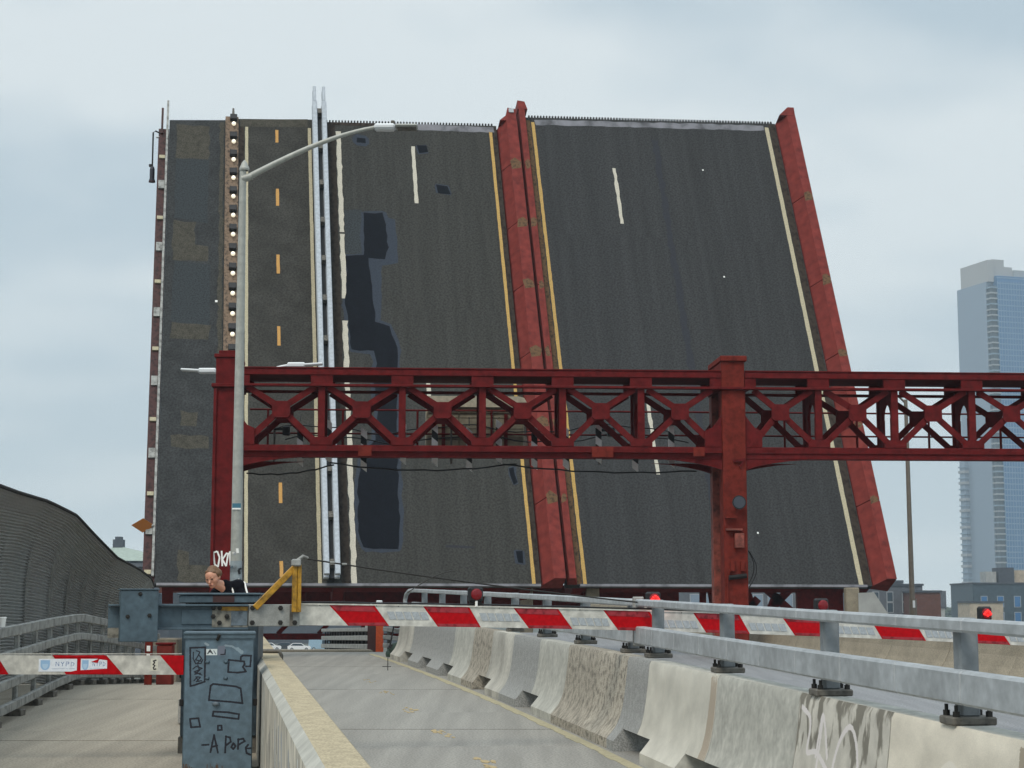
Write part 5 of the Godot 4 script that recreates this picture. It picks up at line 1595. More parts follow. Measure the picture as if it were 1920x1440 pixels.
# ---------------------------------------------------------------- lamps
func street_lamps() -> void:
	var o := thing("street_lamp", "tall pale grey street lamp pole with one curved arm in front of the left leaf", "street lamp", D(-4.05, 0.0, 26.0))
	var top := 8.27 - GR * 26.0
	part("pole", B.new().tube([Vector3.ZERO, Vector3(-0.02, top, 0)], 0.098, 0.05, 8), M["pole"], o)
	part("cap", B.new().lathe([Vector2(0.0, top + 0.17), Vector2(0.04, top + 0.12), Vector2(0.078, top + 0.03), Vector2(0.074, top), Vector2(0.05, top)], 10), M["pole"], o)
	var pts := []
	for i in 13:
		var t := i / 12.0
		pts.append(Vector3(0.03 + 1.95 * t, top - 0.12 + 0.66 * sin(t * 1.35) + 0.15 * t, 0.0))
	var e: Vector3 = pts[-1]
	part("arm", B.new().tube(pts, 0.05, 0.027, 8), M["pole"], o)
	part("arm_socket", B.new().tube([Vector3(-0.03, top - 0.13, 0), Vector3(0.12, top - 0.09, 0)], 0.062, 0.056, 8), M["pole"], o)
	var hd := part("lamp_head", B.new().span(Vector3(e.x - 0.02, e.y - 0.05, -0.1), Vector3(e.x + 0.3, e.y + 0.045, 0.09), 0.03), M["lamp_white"], o)
	part("lamp_blade", B.new().span(Vector3(e.x + 0.3, e.y - 0.02, -0.13), Vector3(e.x + 0.64, e.y + 0.025, 0.13), 0.02), M["pole"], hd)
	part("lamp_panel", B.new().span(Vector3(e.x + 0.33, e.y - 0.03, -0.1), Vector3(e.x + 0.62, e.y - 0.021, 0.1), 0.002), M["plate_dark"], hd)
	part("photo_cell", B.new().tube([Vector3(e.x + 0.26, e.y + 0.05, 0), Vector3(e.x + 0.26, e.y + 0.1, 0)], 0.03, 0.03, 8), M["plate_dark"], hd)
	# painted lower length with stickers
	var lo := B.new()
	lo.tube([Vector3(0, 0.05, 0), Vector3(-0.004, 1.95, 0)], 0.0995, 0.0885, 8, false)
	part("painted_band", lo, M["pole_paint"], o)
	part("number_plate", B.new().span(Vector3(-0.065, 2.72, 0.08), Vector3(0.06, 2.79, 0.088)), mat(rgb(60, 110, 130), 0.5), o)
	part("number_plate", B.new().span(Vector3(-0.065, 2.7, 0.089), Vector3(0.06, 2.722, 0.091)), M["paper"], o)
	for k in 30:
		var y := rng.randf_range(0.55, 2.1)
		var a := rng.randf_range(-0.9, 0.9)
		var r := lerpf(0.0985, 0.087, y / 2.2)
		var w := rng.randf_range(0.015, 0.045)
		var hgt := rng.randf_range(0.02, 0.07)
		var st := B.new()
		st.xf = Transform3D(Basis(Vector3.UP, a) * Basis(Vector3.BACK, rng.randf_range(-0.5, 0.5)), Vector3(sin(a) * r * 1.0, y, cos(a) * r * 1.0))
		st.box(Vector3.ZERO, Vector3(w * 1.6, hgt, 0.004))
		part("sticker", st, [M["paper"], M["lamp_white"], M["blue_grey"], M["black"], M["reflective"]][k % 5], o)
	var rg := B.new()
	var rp := []
	for i in 13:
		rp.append(Vector3(0.1 + 0.05 * cos(TAU * i / 12), 0.82 + 0.07 * sin(TAU * i / 12), 0.11))
	rg.tube(rp, 0.008, 0.008, 5)
	part("cable_ring", rg, M["plate_dark"], o)
	# twin lamp behind the portal frame
	var tw := thing("twin_lamp", "slim white lamp with two short arms behind the left end of the red truss", "street lamp", D(-6.32, 0, 39.5))
	var ht := 6.42
	part("pole", B.new().tube([Vector3.ZERO, Vector3(0, ht - 0.55, 0)], 0.09, 0.05, 8), M["pole"], tw)
	var a1 := []
	var a2 := []
	for i in 9:
		var t := i / 8.0
		a1.append(Vector3(1.28 * t, ht - 0.55 + 0.62 * sin(t * 1.45) * 1.02, 0))
		a2.append(Vector3(-0.42 * t, ht - 0.55 + 0.5 * sin(t * 1.45), 0))
	part("arm", B.new().tube(a1, 0.035, 0.03, 6), M["lamp_white"], tw)
	part("arm", B.new().tube(a2, 0.03, 0.025, 6), M["lamp_white"], tw)
	for q in [[a1[-1], 1.0], [a2[-1], -1.0]]:
		var p: Vector3 = q[0]
		var k: float = q[1]
		var hh := part("lamp_head", B.new().bar(p - Vector3(k * 0.05, 0, 0), p + Vector3(k * 0.36, 0.0, 0), 0.18, 0.12, Vector3.UP, 0.03), M["lamp_white"], tw)
		part("lamp_blade", B.new().bar(p + Vector3(k * 0.34, 0.005, 0), p + Vector3(k * 0.75, 0.03, 0), 0.2, 0.05, Vector3.UP, 0.015), M["lamp_white"], hh)
	# lamp pole on the right
	var r := thing("street_lamp", "tall brown-grey street lamp pole right of the right leaf", "street lamp", Vector3(16.95, -3.0, -75))
	part("pole", B.new().tube([Vector3.ZERO, Vector3(-0.06, 13.6, 0)], 0.14, 0.08, 8), M["pole_brown"], r)
	part("base_collar", B.new().tube([Vector3(0, 4.0, 0), Vector3(0, 5.1, 0)], 0.17, 0.16, 8), M["pole_brown"], r)
	part("arm", B.new().tube([Vector3(-0.06, 13.45, 0), Vector3(-0.4, 13.75, 0.1), Vector3(-0.8, 13.9, 0.2)], 0.05, 0.035, 6), M["pole_brown"], r)
	part("lamp_head", B.new().bar(Vector3(-0.75, 13.88, 0.2), Vector3(-1.35, 14.05, 0.3), 0.2, 0.12, Vector3.UP, 0.03), M["pole_brown"], r)
	part("notice", B.new().span(Vector3(-0.04, 4.75, 0.15), Vector3(0.06, 5.05, 0.175)), M["lamp_white"], r)
	# hanging navigation lantern on the left leaf
	var lf := Transform3D(leaf_basis(), Vector3(0, 2.577, -66))
	var np := lf * Vector3(-13.45, 0.0, -21.3)
	var nl := thing("navigation_lantern", "dark navigation lantern hanging on a rod beside the left leaf's tip", "lantern", np + Vector3(-0.28, -2.1, 0))
	part("hanger", B.new().tube([Vector3(0.3, 2.02, 0), Vector3(0.1, 2.12, 0), Vector3(0, 2.05, 0), Vector3(0, 0.6, 0)], 0.035, 0.035, 6), M["black_steel"], nl)
	part("lantern_body", B.new().lathe([Vector2(0.0, -0.05), Vector2(0.13, -0.05), Vector2(0.13, 0.0), Vector2(0.105, 0.03), Vector2(0.105, 0.45), Vector2(0.08, 0.55), Vector2(0.04, 0.6), Vector2(0.0, 0.62)], 12), mat(rgb(34, 34, 48), 0.5), nl)
	part("lantern_base", B.new().lathe([Vector2(0.0, -0.1), Vector2(0.14, -0.1), Vector2(0.14, -0.051), Vector2(0.0, -0.051)], 12), M["maroon"], nl)
	part("lantern_cap", B.new().span(Vector3(-0.14, 0.56, -0.05), Vector3(-0.02, 0.68, 0.05), 0.01), M["black"], nl)
	part("lug", B.new().ball(Vector3(0.2, 1.85, 0.05), Vector3(0.08, 0.06, 0.06), 8), M["lamp_white"], nl)
	var sg := thing("diamond_sign", "orange brown diamond sign clamped to the left leaf's outer edge", "sign", lf * Vector3(-13.46, 0.12, -2.32), Basis(Vector3.UP, 0.3) * Basis(Vector3.RIGHT, 0.25))
	part("plate", B.new().prism(PackedVector2Array([Vector2(-0.5, 0), Vector2(-0.08, -0.27), Vector2(0.34, 0), Vector2(-0.08, 0.27)]), -0.012, 0.012), M["sign_orange"], sg)
	part("clamp", B.new().ball(Vector3(0.27, 0, 0.03), Vector3(0.05, 0.05, 0.04), 8), M["galv_dull"], sg)

# ---------------------------------------------------------------- far buildings
func building(called: String, label: String, x0: float, x1: float, d: float, top: float, m: Material, depth := 14.0) -> Node3D:
	var o := thing(called, label, "building", Vector3((x0 + x1) / 2, -6.4, -d))
	part("wall", B.new().span(Vector3(-(x1 - x0) / 2, 0, -depth), Vector3((x1 - x0) / 2, top + 6.4, 0)), m, o)
	part("roof", B.new().span(Vector3(-(x1 - x0) / 2 - 0.2, top + 6.4, -depth - 0.2), Vector3((x1 - x0) / 2 + 0.2, top + 6.75, 0.2)), M["bldg_slate"], o)
	return o

func windows(o: Node3D, xs: Array, ys: Array, w: float, h: float, m: Material) -> void:
	for x in xs:
		for y in ys:
			var f := part("window", B.new().span(Vector3(x - w / 2 - 0.12, y - 0.12, 0.0), Vector3(x + w / 2 + 0.12, y + h + 0.12, 0.08)), M["slab_edge"], o)
			part("pane", B.new().span(Vector3(x - w / 2, y, 0.081), Vector3(x + w / 2, y + h, 0.1)), m, f)

func far_buildings() -> void:
	# tower, its corner turned to the camera
	var a := Vector3(-0.316, 0, -0.949)
	var bdir := Vector3(0.949, 0, -0.316)
	var t := thing("glass_tower", "tall hazy blue glass tower with a tan crown on the right", "skyscraper", Vector3(303.5, -6.4, -1100), Basis(bdir, Vector3.UP, -a))
	# local: x along the right face, z back along the left face (negative)
	var H := 215.0
	part("left_wing", B.new().span(Vector3(0.0, 0, -38), Vector3(20, H, -5.0)), M["glass_grey"], t)
	part("right_wing", B.new().span(Vector3(5.0, 0, -36), Vector3(46, H + 3.5, 0)), M["glass_blue"], t)
	part("corner_glass", B.new().span(Vector3(1.0, 0, -5.0), Vector3(5.0, H - 3, -1.0)), M["glass_dark"], t)
	for k in 58:
		var y := 8.0 + k * 3.55
		part("balcony", B.new().span(Vector3(0.0, y, -4.99), Vector3(4.98, y + 0.9, 0.1)), M["slab_edge"] if k % 3 else M["mullion"], t)
	for k in 27:
		part("rear_balcony", B.new().span(Vector3(-3.4, 6.0 + k * 3.55, -38), Vector3(-0.02, 6.0 + k * 3.55 + (1.7 if (k * 7) % 5 < 2 else 0.8), -31)), M["slab_edge"] if (k * 7) % 5 < 2 else M["mullion"], t)
	part("rear_stack", B.new().span(Vector3(-2.6, 0, -37.5), Vector3(-0.02, 103, -31.5)), M["glass_grey"], t)
	var grid := B.new()
	for k in 61:
		grid.span(Vector3(5.0, 4 + k * 3.55, 0.0), Vector3(46, 4.6 + k * 3.55, 0.12))
	for k in 21:
		grid.span(Vector3(5.2 + k * 2.0, 0, 0.0), Vector3(5.5 + k * 2.0, H, 0.16))
	part("curtain_grid", grid, M["mullion"], t).set_meta("kind", "stuff")
	part("crown", B.new().span(Vector3(0.5, H + 0.01, -34), Vector3(4.9, H + 14, -3)), M["crown"], t)
	part("crown", B.new().span(Vector3(4.92, H + 3.51, -30), Vector3(14, H + 15, -5)), M["crown"], t)
	part("crown", B.new().span(Vector3(14.02, H + 3.51, -30), Vector3(20, H + 10.5, -5)), M["crown"], t)
	part("parapet", B.new().span(Vector3(20.02, H + 3.51, -34), Vector3(46, H + 8.5, -3)), M["slab_edge"], t)
	# left roofline behind the fence
	var l := building("hip_roof_building", "dark low building with a pale green hip roof behind the fence", -76, -58, 300, 9.4, M["bldg_slate"], 16.0)
	part("eaves", B.new().span(Vector3(-9.6, 15.2, -16.5), Vector3(9.6, 15.8, 0.6)), M["bldg_grey"], l)
	part("eaves", B.new().span(Vector3(-9.4, 13.6, 0.1), Vector3(9.4, 14.1, 0.4)), M["bldg_pale"], l)
	var rf := B.new()
	var ap0 := Vector3(-1.5, 19.0, -8)
	var cs := [Vector3(-9.8, 16.2, 0.8), Vector3(9.8, 16.2, 0.8), Vector3(9.8, 16.2, -17), Vector3(-9.8, 16.2, -17)]
	for i in 4:
		rf.otri(Vector3(0, 15, -8), cs[i], cs[(i + 1) % 4], ap0)
	part("hip_roof", rf, M["roof_green"], l)
	part("cupola", B.new().span(Vector3(-2.4, 18.0, -9), Vector3(-0.7, 20.1, -7)), M["bldg_slate"], l)
	part("cupola_cap", B.new().span(Vector3(-2.1, 20.11, -8.7), Vector3(-1.0, 20.6, -7.3)), M["bldg_slate"], l)
	# right of the leaf
	var g1 := building("grey_building", "low grey building with blue windows right beside the right leaf's foot", 56, 69.5, 300, 5.6, M["bldg_grey"])
	windows(g1, [-3.8, -1.2, 1.2, 3.8, 5.6], [5.4, 7.6, 9.4], 0.9, 1.5, M["glass_dark"])
	part("roof_box", B.new().span(Vector3(0.5, 12.4, -6), Vector3(3.8, 12.95, -1)), M["bldg_slate"], g1)
	var g2 := building("brick_building", "small red brick building behind the right street lamp pole", 66.2, 70.6, 292, 4.4, M["brick"], 8.0)
	windows(g2, [], [], 0.8, 1.2, M["glass_dark"])
	var g3 := building("white_building", "tiny pale building with a chimney near the skyline right of the lamp pole", 93, 97.6, 400, 1.9, M["bldg_pale"], 8.0)
	part("chimney", B.new().span(Vector3(2.0, 8.0, -3), Vector3(2.9, 12.2, -1)), M["bldg_grey"], g3)
	var g4 := building("teal_building", "dark blue-green glass block below the tower", 104, 132, 400, 7.3, M["bldg_teal"], 20.0)
	windows(g4, [-11.5, -7.8, -4.0, -0.5, 3.0], [5.0, 8.6], 1.3, 2.3, M["glass_blue"])
	part("roof_house", B.new().span(Vector3(-6.8, 13.7, -10), Vector3(-3.4, 17.5, -4)), M["bldg_slate"], g4)
	part("roof_tank", B.new().span(Vector3(-3.2, 14.0, -10), Vector3(0.8, 16.9, -5)), M["bldg_beige"], g4)
	part("roof_tank", B.new().span(Vector3(1.0, 13.8, -9), Vector3(5.2, 16.9, -4)), M["bldg_beige"], g4)
	part("roof_tank", B.new().span(Vector3(-9.6, 14.0, -10), Vector3(-7.2, 16.6, -5)), M["bldg_pale"], g4)
	part("vent", B.new().span(Vector3(0.2, 14.0, -3), Vector3(0.8, 14.9, -2.4)), M["black_steel"], g4)
	var g5 := building("beige_shed", "low beige shed in front of the blue-green block", 96.0, 103.0, 372, 3.0, M["bldg_beige"], 10.0)
	windows(g5, [], [], 1, 1, M["glass_dark"])
	# seen under the right leaf
	var g6 := building("pale_block", "pale block with green-tinted windows seen through the bracing under the right leaf", 30, 52, 310, 5.4, M["bldg_grey"], 12.0)
	windows(g6, [-9.0, -6.2, 2.0, 4.6, 7.2, 9.4], [8.2, 4.6], 1.6, 2.4, M["glass_grey"])
	var g7 := building("long_shed", "long grey shed low on the far bank seen under the left leaf", -70, -20, 420, -0.5, M["bldg_slate"], 14.0)
	windows(g7, [], [], 1, 1, M["glass_dark"])
	# tree line on the horizon
	var tl := MultiMeshInstance3D.new()
	var mm := MultiMesh.new()
	mm.transform_format = MultiMesh.TRANSFORM_3D
	mm.mesh = B.new().ball(Vector3.ZERO, Vector3(1, 1, 1), 7).mesh()
	mm.instance_count = 900
	for i in 900:
		var sc := rng.randf_range(1.2, 3.4)
		mm.set_instance_transform(i, Transform3D(Basis.from_scale(Vector3(sc * 1.3, sc * rng.randf_range(0.6, 1.1), sc)), Vector3(rng.randf_range(-160, 330), rng.randf_range(-5.6, 1.2), -rng.randf_range(800, 900))))
	tl.multimesh = mm
	tl.material_override = M["leafy"]
	tl.name = "tree_line"
	add_child(tl)
	tag(tl, "far-off dark line of trees along the horizon", "trees")
	tl.set_meta("kind", "stuff")
	# cars waiting on the far bank
	var cars := [[-44.6, 352.0, "dark", "dark parked car farthest left in the gap under the bridge"], [-41.4, 346.0, "white", "white car on the far bank in the gap under the leaf"], [-37.6, 350.0, "blue", "pale blue van behind the white car on the far bank"], [-47.5, 349.0, "white", "small white car half hidden behind the parapet wall end"], [-33.8, 356.0, "dark", "dark car right of the pale blue van on the far bank"]]
	var paints := {"dark": mat(rgb(40, 42, 48), 0.3), "white": mat(rgb(236, 236, 236), 0.3), "blue": mat(rgb(150, 178, 196), 0.3)}
	for c in cars:
		car(c[3], Vector3(c[0], -6.4, -c[1]), paints[c[2]], c[2] == "blue")

func car(label: String, at: Vector3, m: Material, van: bool) -> void:
	var o := thing("parked_car", label, "car", at, Basis(Vector3.UP, 0.12), "cars on the far bank")
	var prof := PackedVector2Array([Vector2(-2.2, 0.3), Vector2(2.2, 0.3), Vector2(2.25, 0.75), Vector2(2.0, 0.95), Vector2(1.1, 1.0), Vector2(0.45, 1.5), Vector2(-1.2, 1.52), Vector2(-2.0, 1.0), Vector2(-2.25, 0.9)])
	if van:
		prof = PackedVector2Array([Vector2(-2.4, 0.35), Vector2(2.4, 0.35), Vector2(2.4, 1.0), Vector2(1.9, 1.2), Vector2(1.3, 2.2), Vector2(-2.35, 2.25), Vector2(-2.45, 1.0)])
	part("body", B.new().prism(prof, -0.85, 0.85), m, o)
	part("window", B.new().prism(PackedVector2Array([Vector2(0.9, 1.02), Vector2(0.4, 1.42), Vector2(-1.15, 1.44), Vector2(-1.7, 1.04)]) if not van else PackedVector2Array([Vector2(1.7, 1.3), Vector2(1.2, 2.0), Vector2(0.2, 2.0), Vector2(0.2, 1.3)]), 0.851, 0.86), M["glass_dark"], o)
	for x in [-1.4, 1.4]:
		for z in [-0.8, 0.8]:
			var w := part("wheel", B.new().tube([Vector3(x, 0.33, z - 0.1), Vector3(x, 0.33, z + 0.1)], 0.33, 0.33, 12), M["rubber"], o)
			part("rim", B.new().tube([Vector3(x, 0.33, z - 0.105), Vector3(x, 0.33, z + 0.105)], 0.2, 0.2, 10), M["galv"], w)

# ---------------------------------------------------------------- small things past the end of the lane
func small_things() -> void:
	var o := thing("far_railing", "three-bar grey railing leading away past the end of the bike lane", "railing", Vector3(-3.47, 0, -44))
	var e := Vector3(-2.92, 0, -16)
	for q in [[1.19, 0.98], [0.98, 0.72], [0.765, 0.46]]:
		part("rail", B.new().bar(Vector3(0, q[0], 0), e + Vector3(0, q[1], 0), 0.1, 0.13 if q[0] < 1.1 else 0.1, Vector3.UP, 0.01), M["galv_dull"], o)
	for k in 17:
		var t := k / 16.0
		part("baluster", B.new().bar(e * t + Vector3(0.1, -0.66, 0), e * t + Vector3(0.1, lerpf(1.2, 0.98, t), 0), 0.05, 0.05, Vector3.RIGHT), M["black_steel"], o)
	part("backing_mesh", B.new().bar(Vector3(0.24, 0.3, 0), e + Vector3(0.24, 0.05, 0), 0.03, 1.75), M["black_steel"], o)
	var s := thing("short_railing", "short grey three-bar railing between the orange board and the barriers", "railing", Vector3(-3.05, 0, -42.3))
	for q in [[1.22, 1.13], [1.03, 0.95], [0.84, 0.76]]:
		part("rail", B.new().bar(Vector3(0, q[0], 0), Vector3(0.95, q[1], 0.9), 0.08, 0.1, Vector3.UP, 0.01), M["galv_dull"], s)
	for x in [0.12, 0.45, 0.8]:
		part("post", B.new().bar(Vector3(x, -0.65, x * 0.95 - 0.08), Vector3(x, 1.25 - 0.1 * x, x * 0.95 - 0.08), 0.07, 0.07, Vector3.RIGHT), M["plate_dark"], s)
	var lw := thing("low_lamp", "white lamp head on a low pole under the left leaf's heel", "street lamp", Vector3(-4.4, -3.0, -60))
	part("pole", B.new().tube([Vector3(-0.5, 0, 0), Vector3(-0.5, 4.45, 0)], 0.08, 0.06, 8), M["pole"], lw)
	part("arm", B.new().tube([Vector3(-0.5, 4.4, 0), Vector3(-0.2, 4.62, 0), Vector3(0.02, 4.7, 0)], 0.05, 0.05, 6), M["lamp_white"], lw)
	part("lamp_head", B.new().bar(Vector3(-0.95, 4.62, 0.1), Vector3(-0.3, 4.83, 0.1), 0.25, 0.1, Vector3.UP, 0.03), M["lamp_white"], lw)
	part("lamp_end", B.new().span(Vector3(-0.18, 4.72, 0.0), Vector3(0.02, 4.98, 0.2), 0.02), M["lamp_white"], lw)
	var b := thing("orange_board", "upright orange board standing at the end of the bike lane", "board", Vector3(-3.2, -0.65, -43))
	part("board", B.new().span(Vector3(-0.09, 0.0, -0.05), Vector3(0.09, 1.95, 0.05), 0.01), M["orange_board"], b)
	part("shaded_edge", B.new().span(Vector3(-0.3, 0.0, -0.12), Vector3(-0.1, 1.95, -0.03), 0.01), M["maroon"], b)  # shaded edge of the orange board, its shade painted as maroon
	var t := thing("green_tarp", "crumpled dark green tarp at the foot of the farthest barrier", "tarp", D(-2.4, 0, 38.8))
	var tb := B.new()
	for k in 9:
		tb.ball(Vector3(rng.randf_range(-0.3, 0.4), rng.randf_range(0.02, 0.2), rng.randf_range(-0.3, 0.3)), Vector3(rng.randf_range(0.15, 0.3), rng.randf_range(0.08, 0.22), rng.randf_range(0.15, 0.3)), 9)
	part("bundle", tb, M["tarp"], t)
	var st := thing("marker_stake", "thin black cross-shaped stake standing in the bike lane's far end", "stake", D(-2.3, 0, 33.0))
	part("stake", B.new().span(Vector3(-0.007, 0, -0.007), Vector3(0.007, 0.24, 0.007)), M["black"], st)
	part("cross_bar", B.new().span(Vector3(-0.1, 0.065, -0.006), Vector3(0.06, 0.077, 0.006)), M["black"], st)
	for q in [[-1.89, 35.9, 0.1, "white scrap of litter by the far barrier's foot slot"], [-0.85, 29.75, 0.16, "flat white scrap of litter on the painted line"]]:
		var l := thing("litter_scrap", q[3], "litter", D(q[0], 0.01, q[1]))
		part("scrap", B.new().prism(PackedVector2Array([Vector2(-q[2], -0.05), Vector2(q[2], -0.08), Vector2(q[2] * 0.8, 0.06), Vector2(-q[2] * 0.6, 0.08)]), 0.0, 0.02), M["paper"], l, "", Transform3D(Basis(Vector3.RIGHT, -PI / 2 + 0.15), Vector3(0, 0.01, 0)))
	var bx := thing("bollard_light", "thin red and white striped marker post by the left pillar's foot", "marker post", D(-6.0, dip(30.0), 29.4))
	part("post", B.new().span(Vector3(-0.06, 0, -0.03), Vector3(0.06, 0.78, 0.03), 0.006), M["truss_front"], bx)
	for y in [0.45, 0.58]:
		part("reflector", B.new().span(Vector3(-0.03, y, 0.031), Vector3(0.03, y + 0.09, 0.036), 0.004), M["paper"], bx)
	var rb := thing("red_box", "red steel box beside the gate machine", "box", D(-5.85, dip(30.0), 30.0))
	part("box", B.new().span(Vector3(-0.12, 0, -0.12), Vector3(0.14, 0.66, 0.1), 0.01), M["parapet_red"], rb)
	part("lid", B.new().span(Vector3(-0.14, 0.663, -0.14), Vector3(0.16, 0.7, 0.12), 0.01), M["girder"], rb)

# ---------------------------------------------------------------- person
func sdf(bones: Array, cell: float, k: float) -> B:
	var lo := Vector3.ONE * 1e9
	var hi := -lo
	for q in bones:
		var r: float = maxf(q[2], q[3]) + 3.0 * cell
		for p in [q[0], q[1]]:
			lo = lo.min(p - Vector3.ONE * r)
			hi = hi.max(p + Vector3.ONE * r)
	var nx := int((hi.x - lo.x) / cell) + 2
	var ny := int((hi.y - lo.y) / cell) + 2
	var nz := int((hi.z - lo.z) / cell) + 2
	var f := PackedFloat32Array()
	f.resize(nx * ny * nz)
	f.fill(1.0)
	for q in bones:
		var a: Vector3 = q[0]
		var b: Vector3 = q[1]
		var ra: float = q[2]
		var rb: float = q[3]
		var r: float = maxf(ra, rb) + 2.5 * cell + k
		var bl := (a.min(b) - Vector3.ONE * r - lo) / cell
		var bh := (a.max(b) + Vector3.ONE * r - lo) / cell
		var ab := b - a
		var l2 := maxf(ab.length_squared(), 1e-9)
		for z in range(maxi(0, int(bl.z)), mini(nz, int(bh.z) + 1)):
			for y in range(maxi(0, int(bl.y)), mini(ny, int(bh.y) + 1)):
				for x in range(maxi(0, int(bl.x)), mini(nx, int(bh.x) + 1)):
					var p := lo + Vector3(x, y, z) * cell
					var t := clampf((p - a).dot(ab) / l2, 0.0, 1.0)
					var d := (p - a - ab * t).length() - lerpf(ra, rb, t)
					var i := (z * ny + y) * nx + x
					var o := f[i]
					var h := maxf(k - absf(o - d), 0.0) / k
					f[i] = minf(o, d) - h * h * k * 0.25
	var out := B.new()
	var vid := {}
	var pos := []
	var nor := []
	var offs := [0, 1, nx, nx + 1, nx * ny, nx * ny + 1, nx * ny + nx, nx * ny + nx + 1]
	var edges := [[0, 1], [2, 3], [4, 5], [6, 7], [0, 2], [1, 3], [4, 6], [5, 7], [0, 4], [1, 5], [2, 6], [3, 7]]
	for z in nz - 1:
		for y in ny - 1:
			for x in nx - 1:
				var i := (z * ny + y) * nx + x
				if absf(f[i]) > 2.0 * cell:
					continue
				var vals := []
				var neg := 0
				for c in 8:
					var w := f[i + offs[c]]
					vals.append(w)
					if w < 0.0:
						neg += 1
				if neg == 0 or neg == 8:
					continue
				var s := Vector3.ZERO
				var n := 0
				for e in edges:
					var va: float = vals[e[0]]
					var vb: float = vals[e[1]]
					if (va < 0.0) != (vb < 0.0):
						var t := va / (va - vb)
						var pa := Vector3(e[0] & 1, (e[0] >> 1) & 1, e[0] >> 2)
						var pb := Vector3(e[1] & 1, (e[1] >> 1) & 1, e[1] >> 2)
						s += pa.lerp(pb, t)
						n += 1
				vid[i] = pos.size()
				pos.append(lo + (Vector3(x, y, z) + s / n) * cell)
				nor.append(Vector3(vals[1] + vals[3] + vals[5] + vals[7] - vals[0] - vals[2] - vals[4] - vals[6], vals[2] + vals[3] + vals[6] + vals[7] - vals[0] - vals[1] - vals[4] - vals[5], vals[4] + vals[5] + vals[6] + vals[7] - vals[0] - vals[1] - vals[2] - vals[3]).normalized())
	var u4 := [Vector2.ZERO, Vector2.ZERO, Vector2.ZERO, Vector2.ZERO]
	for i in vid:
		for ax in 3:
			var st: int = [1, nx, nx * ny][ax]
			var s1: int = [nx, nx * ny, 1][ax]
			var s2: int = [nx * ny, 1, nx][ax]
			if i + st >= f.size():
				continue
			var inside: bool = f[i] < 0.0
			if inside == (f[i + st] < 0.0):
				continue
			if not (vid.has(i - s1) and vid.has(i - s2) and vid.has(i - s1 - s2)):
				continue
			var q := [vid[i], vid[i - s1], vid[i - s1 - s2], vid[i - s2]]
			if inside:
				q.reverse()
			var pp := []
			var mm := []
			for j in q:
				pp.append(pos[j])
				mm.append(nor[j])
			if (pp[1] - pp[0]).cross(pp[2] - pp[0]).dot(mm[0]) < 0.0:
				pp.reverse()
				mm.reverse()
			out.squad(pp, mm, u4)
	return out

